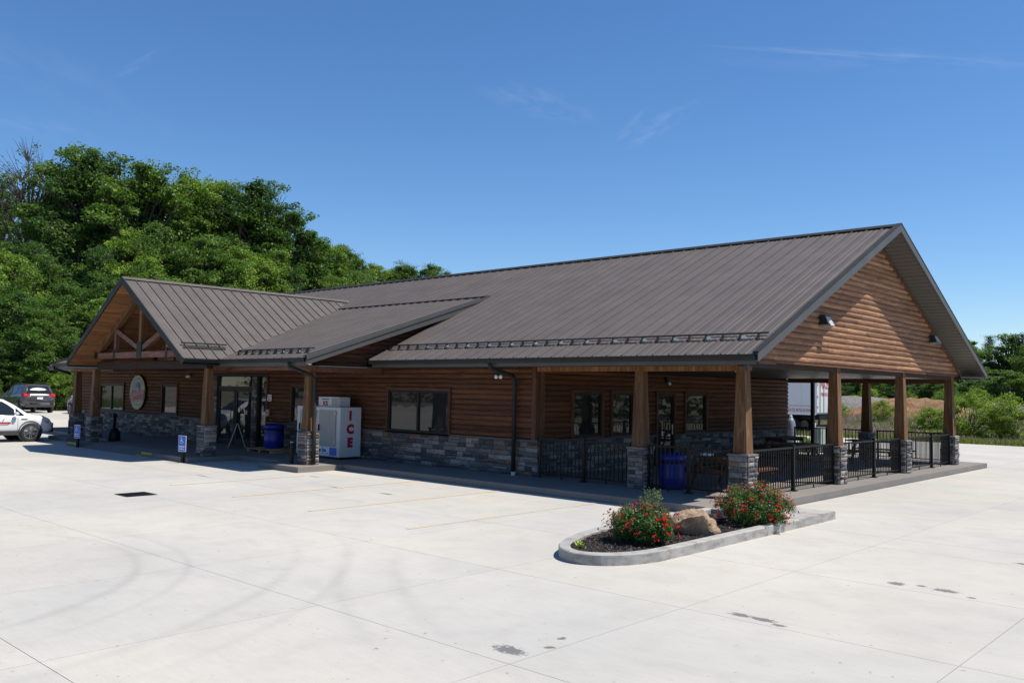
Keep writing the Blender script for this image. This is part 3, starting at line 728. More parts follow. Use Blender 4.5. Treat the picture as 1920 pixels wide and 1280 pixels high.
# shed roofs either side of the portico
for side in (1,-1):
    sr=part('shed_roof'); x=-19.8-.4 if side>0 else -37.6
    lim=(lambda x:x>-28.9) if side>0 else (lambda x:x<-28.7)
    while lim(x):
        xm=x+.2; d=abs(xm-PX); zp=PZ-PSL*d; y0=SY0
        if d<HW: y0=max(SY0,SY0+(zp-SZ0)/SSL-.12)
        if y0<SY1-.05: panel(sr,(x,y0,zs(y0)),(1,0,0),(0,SY1-y0,zs(SY1)-zs(y0)))
        x+=-.4 if side>0 else .4
    xe=-19.8 if side>0 else -37.6; xin=-24.5 if side>0 else -32.9
    a=Vector((xe,SY0-.02,SZ0)); b=Vector((xe,SY1,zs(SY1))); u=Vector((0,0,1))
    MB().poly([a+u*.05,b+u*.045,b-u*.02,Vector((xe,18.9,zs(18.9)-.22)),a-u*.20],(.035*side,0,0)).obj('rake_fascia',M['fascia'],sr)
    MB().poly([a+u*.055,b+u*.05,b+u*.03,a+u*.03],(-.12*side,0,0)).obj('drip_edge',M['trim_metal'],sr)
    MB().poly([a+u*.052,b+u*.047,b-u*.03,a-u*.055],(.06*side,0,0)).obj('rake_drip',M['fascia'],sr)
    MB().box(min(-19.8,-28.6) if side>0 else -37.6,-19.8 if side>0 else -28.6,SY1-.03,SY1+.1,zs(SY1)+.02,zs(SY1)+.06).obj('top_flashing',M['trim_metal'],sr)
    x0,x1=sorted((xe,xin)); gutter((x0,SY0-.01,SZ0-.005),(x1,SY0-.01,SZ0-.005),parent=sr); box('fascia',M['fascia'],(x0+.002,x1,SY0,SY0+.03,SZ0-.22,SZ0-.03),sr)
    # soffit panel (wood) and decking
    MB().poly([(x0+.04,SY0+.03,2.86),(x1-.04,SY0+.03,2.86),(x1-.04,16.42,2.86),(x0+.04,16.42,2.86)],(0,0,.02)).obj('ceiling',M['fascia'],sr)
    MB().poly([(x0+.04,SY0+.05,zs(SY0)-.03),(x0+.04,20.2,zs(20.2)-.03),(x0+.04,20.2,zs(20.2)-.05),(x0+.04,SY0+.05,zs(SY0)-.05)],(x1-x0-.08,0,0)).obj('decking',M['dark'],sr)
    # side cheek clad in logs
    xc=-20.27 if side>0 else -37.13
    ck=part('cheek_wall')
    MB().poly([(xc,13.9,2.88),(xc,15.7,2.88),(xc,19.3,zs(19.3)-.1),(xc,13.9,zs(13.9)-.06)],(-.06*side,0,0)).obj('backing_board',M['dark'],ck)
    if side>0:
        def cclip(z):
            a=13.9 if z<zs(13.9)-.08 else SY0+(z+.08-SZ0)/SSL
            b=15.72 if z<3.0 else YE+(z-ZE)/MS+.25
            return (a,b) if b-a>.1 else None
        logwall((xc+.002,0,AR),13.7,19.5,2.86,14,ck,clip=cclip,rs=5)
gs=part('snow_guard')
yg=13.9; zg=zs(yg)+.01
box('rail',M['guard'],(-24.2,-20.25,yg-.015,yg+.02,zg+.085,zg+.125),gs); box('rail',M['guard'],(-24.2,-20.35,yg-.075,yg-.045,zg+.035,zg+.06),gs)
mb=MB();mc=MB()
for i in range(10): mb.box(-24.15+i*.4,-24.115+i*.4,yg-.07,yg+.012,zg,zg+.1)
for i in range(5): mc.box(-24.05+i*.8,-23.97+i*.8,yg-.085,yg-.08,zg,zg+.05)
mb.obj('brackets',M['guard'],gs,kind='stuff'); mc.obj('clips',M['clip'],gs,kind='stuff')
# portico beams and trusses
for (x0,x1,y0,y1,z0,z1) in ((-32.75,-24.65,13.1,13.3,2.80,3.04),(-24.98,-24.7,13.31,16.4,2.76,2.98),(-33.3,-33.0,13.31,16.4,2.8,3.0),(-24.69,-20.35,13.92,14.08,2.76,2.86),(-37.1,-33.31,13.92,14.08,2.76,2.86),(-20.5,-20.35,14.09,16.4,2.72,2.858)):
    box('beam',M['shade_wood' if y0==13.1 else 'beam'],(x0,x1,y0,y1,z0,z1),B)
def truss(y,full=True):
    t_=part('truss'); zb=3.17; tx=3.62
    zr=lambda dx:PZ-.22-PSL*abs(dx)
    box('tie_beam',M['beam'],(PX-tx,PX+tx,y-.09,y+.09,zb,zb+.2),t_)
    for s_ in (1,-1):
        MB().bar((PX+s_*tx*1.0,y,zr(tx)-.02),(PX+s_*.05,y,zr(0)-.1),.17,.2).obj('rafter',M['post'],t_)
        box('strut',M['beam'],(PX+s_*1.95-.08,PX+s_*1.95+.08,y-.07,y+.07,zb+.2,zr(1.95)-.08),t_)
        MB().bar((PX+s_*.12,y,zb+.32),(PX+s_*1.85,y,zr(1.95)-.22),.14,.16).obj('brace',M['beam'],t_)
        box('steel_plate',M['black_metal'],(PX+s_*1.95-.07,PX+s_*1.95+.07,y-.1,y-.092,zb-.02,zb+.3),t_)
        box('steel_plate',M['black_metal'],(PX+s_*3.45-.13,PX+s_*3.45+.13,y-.102,y-.092,zb-.0,zb+.22),t_)
    box('king_post',M['post'],(PX-.09,PX+.09,y-.08,y+.08,zb+.2,zr(0)-.12),t_)
    box('steel_plate',M['black_metal'],(PX-.17,PX+.17,y-.104,y-.092,zb-.03,zb+.52),t_)
truss(12.9); truss(15.1)
# back gable wall inside the portico
bgw=part('portico_back_wall')
MB().poly([(PX-4.3,16.52,3.0),(PX+4.3,16.52,3.0),(PX,16.52,5.6)],(0,.05,0)).obj('backing_board',M['dark'],bgw)
logwall((0,16.5,A0),PX-4.2,PX+4.2,3.01,18,bgw,clip=lambda z:((PX-(5.5-z)/PSL,PX+(5.5-z)/PSL) if z<5.35 else None),rs=9)
column(-24.8,13.25,2.80,False,160); column(-33.15,13.25,2.82,False,170); column(-20.6,14.05,2.78,False,180); column(-36.95,14.05,2.78,False,190)
SV.obj('stone_veneer',M['stone'],B,kind='stuff')
# downspouts
def spout(pts,parent=B,shoe=True):
    d=part('downspout')
    MB().tube(pts,.055,8).obj('pipe',M['trim_metal'],d,smooth=True)
    if shoe: x,y,z=pts[-1]; MB().tube([(x,y,z-.0),(x,y,.15)],.055,10).obj('shoe',M['white'],d)
spout([(-14.95,15.42,2.95),(-14.95,15.42,2.84),(-14.95,16.28,2.66),(-14.95,16.34,2.55),(-14.95,16.34,.24)])
spout([(-20.5,13.28,2.96),(-20.5,13.28,2.84),(-20.36,13.9,2.62),(-20.33,14.02,2.5),(-20.33,14.02,1.16),(-20.29,14.02,1.06),(-20.29,14.02,.17)],shoe=False)
spout([(-37.4,13.28,2.96),(-37.4,13.28,2.84),(-37.1,13.82,2.66)],shoe=False)
M['lamp_lens']=plain('lamp_lens',(.42,.43,.45),.4)
# ---------------------------------------------------------------- railings
PK={}
def railing(x0,y0,x1,y1,mids,label,z0=.15,h=.99):
    t_=thing('railing',label,'railing',((x0+x1)/2,(y0+y1)/2,z0),'black railings round the corner porch')
    p=Vector((x0,y0,0)); q=Vector((x1,y1,0)); d=(q-p); L=d.length; d.normalize(); ang=math.atan2(d.y,d.x)
    def rb(name,u0,u1,za,zb,w,base=None):
        o=newobj(name,unitbox(M['black_metal']),None,t_); c=p+d*(u0+u1)/2
        o.location=(c.x,c.y,(za+zb)/2); o.rotation_euler=(0,0,ang); o.scale=(u1-u0,w,zb-za); return o
    rb('top_rail',0,L,z0+h-.04,z0+h,.045); rb('bottom_rail',0,L,z0+.09,z0+.12,.03)
    posts=[.03]+[m for m in mids]+[L-.03]
    for i,m in enumerate(posts):
        w=.075 if 0<i<len(posts)-1 else .05
        rb('post',m-w/2,m+w/2,z0,z0+h+(.05 if 0<i<len(posts)-1 else 0),w)
        if 0<i<len(posts)-1: rb('base_plate',m-.08,m+.08,z0+.0,z0+.015,.16)
    n=int(L/.114); st=L/n
    for i in range(1,n):
        u=i*st
        if any(abs(u-m)<.05 for m in posts): continue
        rb('picket',u-.0095,u+.0095,z0+.121,z0+h-.041,.019)
    for a,b in zip(posts[:-1],posts[1:]): rb('foot',(a+b)/2-.012,(a+b)/2+.012,z0,z0+.089,.02)
railing(-14.18,16.45,-11.43,16.45,[1.4],'black railing between the log wall corner and the second front column')
railing(-10.97,16.45,-8.90,16.45,[1.05],'black railing in front of the blue barrel and picnic table')
railing(-8.62,16.74,-8.62,20.97,[2.0],'black railing in the nearest bay of the gable end')
railing(-8.62,21.43,-8.62,25.64,[2.2],'black railing in the middle bay of the gable end')
railing(-8.62,26.10,-8.62,30.17,[2.3],'black railing in the farthest bay of the gable end')
railing(-14.1,30.75,-11.6,30.75,[1.25],'black rear railing behind the porch, in front of the white trailer')
railing(-11.12,30.75,-8.9,30.75,[],'black rear railing at the far right corner of the porch')
box('post',M['black_metal'],(-13.40,-13.28,30.58,30.68,.15,2.75),B)
# ---------------------------------------------------------------- ice merchandiser
I=thing('ice_freezer','white outdoor ice freezer with red ICE lettering by the log wall','freezer',(-22.2,16,.15))
x0,x1,y0,y1,z0,z1=-23.5,-21.25,15.58,16.36,.17,1.70
MB().box(x0,x1,y0,y1,z0+.05,z1).obj('cabinet',M['white'],I,bevel=.012); box('skid',M['black_metal'],(x0+.06,x1-.06,y0+.05,y1-.05,.15,.219),I)
for i in range(2):
    a=x0+.20+i*1.02; dr=MB().box(a,a+.84,y0-.035,y0-.002,z0+.36,z1-.1).obj('door',M['doorgrey'],I,bevel=.01)
    box('handle',M['black_metal'],(a+.01,a+.04,y0-.075,y0-.036,z0+.78,z0+1.0),dr)
    for zz in (z0+.45,z1-.22): box('hinge',M['steel'],(a+.8,a+.85,y0-.05,y0-.036,zz,zz+.09),dr)
box('label_panel',M['lens'],(x0+1.0,x0+1.75,y0-.008,y0-.001,z0+.09,z0+.32),I); box('label_panel',M['blue_sign'],(x0+1.755,x0+2.1,y0-.007,y0-.001,z0+.09,z0+.32),I)
text('lettering','en Ice',.17,M['navy'],(x0+1.38,y0-.012,z0+.235),FRONT,I,off=.006)
for k in range(14):
    if k%5!=4: box('small_print',M['navy'],(x0+1.1+k*.045,x0+1.13+k*.045,y0-.010,y0-.0085,z0+.125,z0+.15),I)
for ch,zz in (('I',1.46),('C',1.06),('E',.66)): text('lettering',ch,.36,M['darkred'],(x1+.004,15.95,zz-.02),RIGHT,I,off=.026,sx=1.0)
bx_=MB().box(-22.62,-21.55,15.75,16.15,1.705,2.0).obj('compressor_box',M['white'],I,bevel=.008)
text('lettering','ICE',.17,M['darkred'],(-22.25,15.744,1.80),FRONT,I,off=.008)
for k in range(5): 
    box('louvre',M['grey'],(-21.92+k*.075,-21.88+k*.075,15.742,15.749,1.74,1.97),I)
for k in range(9): box('small_print',M['navy'],(-22.42+k*.04,-22.395+k*.04,15.743,15.749,1.915,1.945),I)
# ---------------------------------------------------------------- barrels, pallet, sandwich board
def barrel(name,label,x,y,z,r=.29,h=.78):
    t_=thing(name,label,'trash bin',(x,y,z),'blue plastic barrels used as bins')
    MB().lathe(x,y,[(r*.93,0),(r,.03),(r,.24),(r*1.02,.26),(r,.28),(r,.52),(r*1.02,.54),(r,.56),(r*.97,h-.2)],24,z0=z).obj('body',M['blue_plastic'],t_,smooth=True)
    MB().lathe(x,y,[(r*1.01,h-.2),(r*1.03,h-.155)],24,z0=z).obj('band',M['black_metal'],t_)
    MB().lathe(x,y,[(r*1.04,h-.153),(r*1.04,h-.06),(r*.85,h),(r*.3,h+.02)],24,z0=z).obj('lid',M['blue_plastic'],t_,smooth=True)
    return t_
barrel('blue_barrel','blue barrel bin behind the porch railing next to the corner column',-10.68,17.0,.15)
barrel('blue_barrel','blue barrel bin standing on a wooden pallet beside the entrance',-25.3,15.9,.27,.32,.78)
pl=thing('wooden_pallet','low wooden pallet under the blue barrel near the entrance','pallet',(-25,15.7,.15))
for k in range(7): box('plank',M['pallet_wood'],(-25.9,-24.45,15.25+k*.16,15.25+k*.16+.11,.246,.268),pl)
for k in range(3): box('bearer',M['pallet_wood'],(-25.85+k*.67,-25.76+k*.67,15.26,16.3,.15,.244),pl)
sb=thing('sandwich_board','thin A shaped sandwich board seen edge on before the entrance doors','sign',(0,0,0))
for s_ in (1,-1): MB().poly([(s_*.27,-.3,0),(s_*.30,-.3,0),(s_*.025,-.3,.84),(s_*.0,-.3,.84)],(0,.6,0)).obj('board',M['doorgrey'],sb)
sb.location=(-27.45,15.8,.15); sb.rotation_euler=(0,0,math.radians(60))
# bollards, ash stand, signs
def bollard(x,y,label,z0=.15,h=.62):
    t_=thing('bollard',label,'bollard',(x,y,z0),'dark steel bollards')
    MB().lathe(x,y,[(.055,0),(.055,h-.03)],14,z0=z0).obj('post',M['black_metal'],t_,smooth=False); MB().lathe(x,y,[(.058,h-.029),(.05,h),(.01,h+.01)],14,z0=z0).obj('cap',M['steel'],t_)
bollard(-20.95,13.75,'dark bollard with pale cap on the sunlit pad by the corner post'); bollard(-37.9,14.15,'black bollard left of the leftmost stone column')
ash=thing('ash_stand','black cigarette receptacle with a thin neck against the stone wall','ash stand',(-33.4,13.95,.15))
MB().lathe(-33.05,13.95,[(.20,0),(.22,.05),(.21,.30),(.15,.42),(.06,.50)],20,z0=.15).obj('base',M['black_metal'],ash,smooth=True)
MB().lathe(-33.05,13.95,[(.055,.5),(.05,.88),(.08,.9),(.09,.98),(.04,1.04)],14,z0=.15).obj('neck',M['black_metal'],ash,smooth=True)
def accessible_sign(X_,Y_,label):
    x=y=0
    t_=thing('parking_sign',label,'sign',(0,0,0),'blue accessible parking signs')
    box('post',M['black_metal'],(x-.045,x+.045,y,y+.06,0,.34),t_)
    # the plate faces the lot (-y) and is turned toward it
    box('border',M['lens'],(x-.155,x+.155,y-.012,y-.002,.33,.80),t_); box('plate',M['blue_sign'],(x-.142,x+.142,y-.018,y-.0125,.345,.785),t_)
    # wheelchair symbol
    mb=MB(); w=.012
    mb.lathe(x-.03,y-.0215,[(.018,-.001),(.018,.002)],12,'y',z0=.735)
    mb.bar((x-.03,y-.021,.71),(x-.025,y-.021,.635),w*1.3,.006,(0,1,0)); mb.bar((x-.025,y-.021,.64),(x+.03,y-.021,.635),.006,w*1.3); mb.bar((x+.03,y-.021,.64),(x+.055,y-.021,.585),.006,w*1.2)
    mb.bar((x-.028,y-.021,.68),(x+.02,y-.021,.68),.006,w)
    n=14
    for k in range(n):
        a0=math.radians(70+k*250/n); a1=math.radians(70+(k+1)*250/n); r=.05
        mb.bar((x-.02+r*math.cos(a0),y-.021,.615+r*math.sin(a0)),(x-.02+r*math.cos(a1),y-.021,.615+r*math.sin(a1)),.006,w)
    mb.obj('symbol',M['lens'],t_)
    text('lettering','RESERVED',.052,M['lens'],(x,y-.020,.475),FRONT,t_,off=.002); text('lettering','PARKING',.052,M['lens'],(x,y-.020,.405),FRONT,t_,off=.002)
    t_.location=(X_,Y_,.0); t_.rotation_euler=(0,0,math.radians(16))
accessible_sign(-24.55,12.36,'blue accessible parking sign right in front of the stone column by the entrance')
accessible_sign(-32.42,12.38,'blue accessible parking sign at the far left end of the kerb')
# ---------------------------------------------------------------- round logo sign
sg=thing('round_sign','round painted store sign with yellow rim and red banner on the log wall','sign',(-36.6,16.4,1.93))
sx,sz,sy=-36.65,1.94,16.37
M['s_yel']=plain('sign_yellow',(.30,.29,.05),.5,0,.08); M['s_cream']=plain('sign_cream',(.32,.31,.25),.5,0,.05); M['s_navy']=plain('sign_navy',(.04,.06,.12),.5,0,.1)
M['s_skin']=plain('sign_skin',(.26,.20,.16),.5,0,.05); M['s_or']=plain('sign_orange',(.30,.07,.02),.5,0,.08); M['s_pink']=plain('sign_pink',(.30,.17,.18),.5,0,.05); M['s_sky']=plain('sign_sky',(.15,.18,.24),.5,0,.08); M['s_green']=plain('sign_olive',(.25,.28,.10),.5,0,.1)
def disc(name,m,r,d,a0=0,a1=360,r0=0,cx=0,cz=0,sxx=1,d0=.012):
    n=36; mb=MB(); pts=[]
    for k in range(n+1):
        a=math.radians(a0+(a1-a0)*k/n); pts.append((sx+cx+r*math.cos(a)*sxx,sy-d,sz+cz+r*math.sin(a)))
    if r0>0:
        inner=[(sx+cx+r0*math.cos(math.radians(a0+(a1-a0)*k/n))*sxx,sy-d,sz+cz+r0*math.sin(math.radians(a0+(a1-a0)*k/n))) for k in range(n+1)]
        for k in range(n): mb.poly([pts[k],pts[k+1],inner[k+1],inner[k]],(0,d0,0))
    else:
        if a1-a0>=360: pts=pts[:-1]
        mb.poly(pts,(0,d0,0))
    return mb.obj(name,m,sg)
disc('backing',M['black_metal'],.73,.0,d0=.08); disc('rim',M['s_yel'],.725,.012,r0=.66); disc('ring',M['s_cream'],.66,.012,r0=.5); disc('field',M['s_sky'],.5,.008)
for k in range(26):
    a=math.radians(35+k*10.4); 
    if 200<math.degrees(a)%360<335: continue
    MB().bar((sx+.54*math.cos(a),sy-.014,sz+.54*math.sin(a)),(sx+.62*math.cos(a),sy-.014,sz+.62*math.sin(a)),.006,.05).obj('rim_lettering',M['s_navy'],sg)
disc('hill',M['s_navy'],.46,.016,190,350,cx=-.05,cz=.15,d0=.006); disc('coat',M['s_navy'],.27,.020,0,180,cz=-.13,cx=.04,d0=.006)
disc('face',M['s_skin'],.13,.026,cz=.12,cx=.04,sxx=.8,d0=.006); disc('hat_brim',M['s_navy'],.2,.030,0,180,cz=.2,cx=.04,d0=.006); disc('hat',M['s_navy'],.14,.033,0,180,cz=.27,cx=.04,sxx=.8,d0=.006)
MB().poly([(sx-.72,sy-.034,sz-.25),(sx-.60,sy-.034,sz-.05),(sx+.70,sy-.034,sz+.12),(sx+.70,sy-.034,sz-.08)],(0,.006,0)).obj('banner',M['s_or'],sg)
MB().poly([(sx-.48,sy-.040,sz-.48),(sx-.42,sy-.040,sz-.14),(sx+.70,sy-.040,sz+.02),(sx+.60,sy-.040,sz-.32)],(0,.006,0)).obj('banner',M['s_pink'],sg)
disc('lower_field',M['s_cream'],.66,.018,205,335,d0=.005); MB().poly([(sx-.66,sy-.03,sz-.2),(sx-.44,sy-.03,sz-.2),(sx-.44,sy-.03,sz-.55),(sx-.56,sy-.03,sz-.42)],(0,.005,0)).obj('corner_field',M['red'],sg)
for k in range(9): MB().poly([(sx-.36+k*.105,sy-.046,sz-.36+k*.012),(sx-.30+k*.105,sy-.046,sz-.36+k*.012),(sx-.28+k*.105,sy-.046,sz-.16+k*.015),(sx-.34+k*.105,sy-.046,sz-.16+k*.015)],(0,.005,0)).obj('banner_lettering',M['darkred'],sg)
for k in range(6): box('lower_lettering',M['s_green'],(sx-.2+k*.08,sx-.15+k*.08,sy-.028,sy-.022,sz-.56,sz-.48),sg)
# wall notices and boxes, lights
ns=thing('wall_notice','small red and white notice on the log wall right of the entrance','sign',(-26.45,16.4,1.9))
box('plate',M['lens'],(-26.60,-26.36,16.415,16.425,1.78,2.0),ns); 
for zz,w in ((1.94,.18),(1.875,.12),(1.82,.16)): box('lettering',M['red'],(-26.48-w/2,-26.48+w/2,16.408,16.414,zz-.018,zz+.018),ns)
pb=thing('wall_box','small beige electrical box on the log wall right of the entrance','electrical box',(-26.5,16.4,1.4))
M['beige']=plain('beige_plastic',(.38,.30,.17),.5); box('cover',M['beige'],(-26.60,-26.42,16.36,16.43,1.27,1.50),pb); box('knob',M['black_metal'],(-26.52,-26.48,16.345,16.359,1.37,1.41),pb)
def spots(x,y,z,label,face='front'):
    t_=thing('spotlights',label,'light',(x,y,z),'twin emergency spotlights on the log walls')
    if face=='front':
        box('housing',M['black_metal'],(x-.1,x+.1,y-.06,y,z,z+.07),t_)
        for d in (-.09,.07): MB().lathe(x+d,y-.1,[(.02,.05),(.05,.02),(.055,-.03),(.001,-.035)],12,'y',z0=z-.04).obj('lamp_head',M['lens'],t_,smooth=True)
    else:
        box('housing',M['black_metal'],(x,x+.07,y-.09,y+.09,z,z+.16),t_)
        MB().lathe(x+.09,y,[(.02,-.05),(.05,.0),(.055,.03),(.001,.035)],12,'x',z0=z-.04).obj('lamp_head',M['lens'],t_,smooth=True)
spots(-15.5,16.44,2.68,'twin spotlight on the log wall just left of the right downspout'); spots(-32.2,16.44,2.66,'twin spotlight on the log wall under the timber portico')
spots(-14.28,22.4,2.62,'single hooded spotlight above the glazed porch door','porch')
def wallpack(y,label):
    t_=thing('wall_lamp',label,'lamp',(-8.5,y,4.1),'dark wedge wall lamps on the gable')
    MB().poly([(-8.55,y-.15,3.97),(-8.32,y-.15,3.97),(-8.40,y-.15,4.20),(-8.55,y-.15,4.20)],(0,.30,0)).obj('hood',M['trim_metal'],t_)
    MB().poly([(-8.318,y-.13,3.975),(-8.25,y-.13,3.93),(-8.53,y-.13,3.93),(-8.53,y-.13,3.965)],(0,.26,0)).obj('lens',M['grey'],t_)
    MB().poly([(-8.318,y-.12,3.985),(-8.255,y-.12,3.95),(-8.385,y-.12,4.17)],(0,.24,0)).obj('diffuser',M['lamp_lens'],t_)
wallpack(20.1,'dark wedge shaped lamp on the lower left of the log gable'); wallpack(28.15,'dark wedge shaped lamp on the right of the log gable')
# ---------------------------------------------------------------- picnic tables
def picnic(x,y,rz,label,mat='table_wood'):
    t_=thing('picnic_table',label,'table',(0,0,0),'picnic tables under the porch'); m=M[mat]
    for k in range(5): box('plank',m,(-.9,.9,-.37+k*.15,-.37+k*.15+.14,.71,.75),t_)
    for s_ in (1,-1):
        for k in range(2): box('bench_plank',m,(-.9,.9,s_*.68-.14+k*.145,s_*.68-.14+k*.145+.135,.42,.46),t_)
    for xx in (-.66,.62):
        box('seat_support',m,(xx,xx+.04,-.8,.8,.33,.418),t_); box('top_support',m,(xx,xx+.04,-.36,.36,.62,.708),t_)
        for s_ in (1,-1): MB().bar((xx+.06,s_*.28,.70),(xx+.06,s_*.62,0),.04,.09,(1,0,0)).obj('leg',m,t_)
    t_.location=(x,y,.15); t_.rotation_euler=(0,0,rz); return t_
picnic(-9.95,18.2,PI/2,'brown wooden picnic table just behind the front porch railing')
picnic(-11.0,24.0,PI/2,'dark picnic table in the middle of the covered porch'); picnic(-10.2,28.3,0,'dark picnic table at the rear right of the covered porch'); picnic(-13.0,27.6,PI/2,'dark picnic table against the porch wall near the back')
nb=thing('napkin_box','small pale box lying on the front picnic table','box',(-10.1,17.6,.9)); box('carton',M['lens'],(-10.22,-9.98,17.45,17.62,.901,.95),nb,bevel=.006)
# ---------------------------------------------------------------- drain grate
dg=thing('drain_grate','dark rectangular cast iron drain grate set in the concrete','drain',(-18.05,8.12,0))
box('frame',M['black_metal'],(-18.36,-17.76,7.80,8.44,.001,.010),dg)
for k in range(11): box('bar',M['black_metal'],(-18.32+k*.05,-18.30+k*.05,7.84,8.40,.0102,.018),dg)
# ---------------------------------------------------------------- planted island
IS=group_struct('planter_kerb','pale concrete kerb round the mulch bed')
OUT=[(-6.6,14.62),(-6.6,12.5),(-6.6,10.6),(-6.63,10.1),(-6.76,9.68),(-6.98,9.38),(-7.30,9.24),(-7.62,9.33),(-7.90,9.62),(-8.12,10.05),(-8.30,10.6),(-8.43,11.2),(-8.5,11.9),(-8.5,13.2),(-8.5,14.62)]
def outline(off):
    P=[Vector(p) for p in OUT]; Q=[]
    for i in range(len(P)-1):
        p0,p1,p2,p3=P[max(i-1,0)],P[i],P[i+1],P[min(i+2,len(P)-1)]
        for k in range(4):
            t=k/4; Q.append(.5*((2*p1)+(p2-p0)*t+(2*p0-5*p1+4*p2-p3)*t*t+(3*p1-p0-3*p2+p3)*t**3))
    Q.append(P[-1]); R=[]
    for i,q in enumerate(Q):
        d=(Q[min(i+1,len(Q)-1)]-Q[max(i-1,0)]).normalized(); n=Vector((d.y,-d.x))
        R.append((q.x+n.x*off,q.y+n.y*off))
    return R
o_=outline(0); i_=outline(.17); i2=outline(.155)
mb=MB(); n=len(o_)
prof=[(o_,0.0,-.05),(o_,0,.135),(outline(.015),0,.15),(i2,0,.15),(i_,0,.135),(i_,0,-.05)]
vs=[];fs=[]
for pts,_,z in prof: vs+=[(x,y,z) for x,y in pts]
for j in range(len(prof)-1):
    for k in range(n-1): fs.append((j*n+k,j*n+k+1,(j+1)*n+k+1,(j+1)*n+k))
fs+=[tuple(j*n for j in range(len(prof))),tuple(j*n+n-1 for j in range(len(prof)))[::-1]]
mb.add(vs,fs); mb.obj('kerb',M['kerb'],IS)
MB().poly([(-8.5,14.622,-.05),(-6.6,14.622,-.05),(-6.6,16.15,-.05),(-7.996,16.15,-.05),(-7.996,14.746,-.05),(-8.5,14.746,-.05)],(0,0,.20)).obj('pad',M['kerb'],IS,bevel=0)
t=NT('mulch'); p=t.pos(); n_=t.noise(p,38,5,.75); t.l(t.ramp(n_,[(.35,(.008,.006,.005)),(.62,(.028,.021,.018)),(.8,(.07,.05,.042))]),t.b.inputs['Base Color']); setb(t.b,rough=.95); t.bump(n_,1.,.04); M['mulch']=t.m
xs=frange(-8.32,-6.78,36); ys=frange(9.38,14.6,110)
def mz(x,y): return .085+.05*noise.noise(Vector((x*2,y*2,0)))+.02*noise.noise(Vector((x*14,y*14,3)))+.03*math.exp(-((x+7.55)**2)*3)
IN=outline(.15)
def inm(x,y):
    c=False; n=len(IN)
    for i in range(n):
        (x1,y1),(x2,y2)=IN[i],IN[(i+1)%n]
        if (y1>y)!=(y2>y) and x<(x2-x1)*(y-y1)/(y2-y1)+x1: c=not c
    return c
me=gridmesh('mulch',xs,ys,mz,lambda x,y:not inm(x,y)); me.materials.append(M['mulch']); o=newobj('mulch',me); o['kind']='stuff'
rd=random.Random(3); mb=MB()
for k in range(5200):
    x,y=rd.uniform(-8.3,-6.8),rd.uniform(9.4,14.55)
    if not inm(x,y): continue
    z=mz(x,y)+.004; a=rd.uniform(0,6.28); l=rd.uniform(.012,.035); w=rd.uniform(.004,.009); c,s_=math.cos(a)*l,math.sin(a)*l; u=rd.uniform(-.012,.016)
    mb.add([(x-c-w*s_/l,y-s_+w*c/l,z-u),(x-c+w*s_/l,y-s_-w*c/l,z-u+.004),(x+c+w*s_/l,y+s_-w*c/l,z+u),(x+c-w*s_/l,y+s_+w*c/l,z+u+.006)],[(0,1,2,3)])
t=NT('mulch_chip'); t.l(t.ramp(t.irand(),[(0,(.008,.006,.005)),(.7,(.035,.026,.022)),(1,(.16,.11,.085))]),t.b.inputs['Base Color']); setb(t.b,rough=.9)
mb.obj('mulch_chips',t.m,kind='stuff')
# boulder
bm=bmesh.new(); bmesh.ops.create_icosphere(bm,subdivisions=5,radius=1)
cuts=[(Vector((.25,-.78,-.35)).normalized(),.42),(Vector((.75,.1,.62)).normalized(),.72),(Vector((-.75,-.3,.5)).normalized(),.66),(Vector((.1,.55,.75)).normalized(),.7),(Vector((.92,-.45,.1)).normalized(),.74),(Vector((-.2,-.25,.95)).normalized(),.68),(Vector((-.95,.1,-.1)).normalized(),.82)]
for v in bm.verts:
    p_=v.co.copy()
    for nrm,dd in cuts:
        e=p_.dot(nrm)-dd
        if e>0: p_-=nrm*e*.88
    q=p_*1.0
    f=1+.17*noise.fractal(q*1.7,1.0,2.1,4)+.045*noise.fractal(q*7+Vector((q.x*5,0,0)),.8,2.2,4)
    v.co=Vector((p_.x*f*.46,p_.y*f*.38,p_.z*f*.36))
me=bpy.data.meshes.new('boulder'); bm.to_mesh(me); bm.free(); me.polygons.foreach_set('use_smooth',[True]*len(me.polygons))
t=NT('boulder_stone'); p=t.pos(); n_=t.noise(p,5,7,.7,.4); n2=t.noise(p,30,4,.7)
c=t.ramp(n_,[(.3,(.24,.145,.085)),(.5,(.40,.27,.175)),(.68,(.52,.395,.275))]); c=t.mix(.5,c,t.ramp(n2,[(.3,(.6,.6,.6)),(.7,(1.25,1.25,1.25))]),'MULTIPLY')
t.l(c,t.b.inputs['Base Color']); setb(t.b,rough=.9); t.bump(t.noise(p,14,8,.75,.5),1.,.05); 
me.materials.append(t.m); o=newobj('boulder',me); o.location=(-7.19,12.06,.20); o.rotation_euler=(0,0,.35); tag(o,'tan and pink boulder lying on the mulch between the two rose bushes','rock')
o2=me.copy(); o=newobj('boulder',o2); o.location=(-7.72,11.85,.14); o.scale=(.55,.45,.45); o.rotation_euler=(.2,.1,1.9); tag(o,'low flat tan stone half hidden behind the left rose bush','rock')
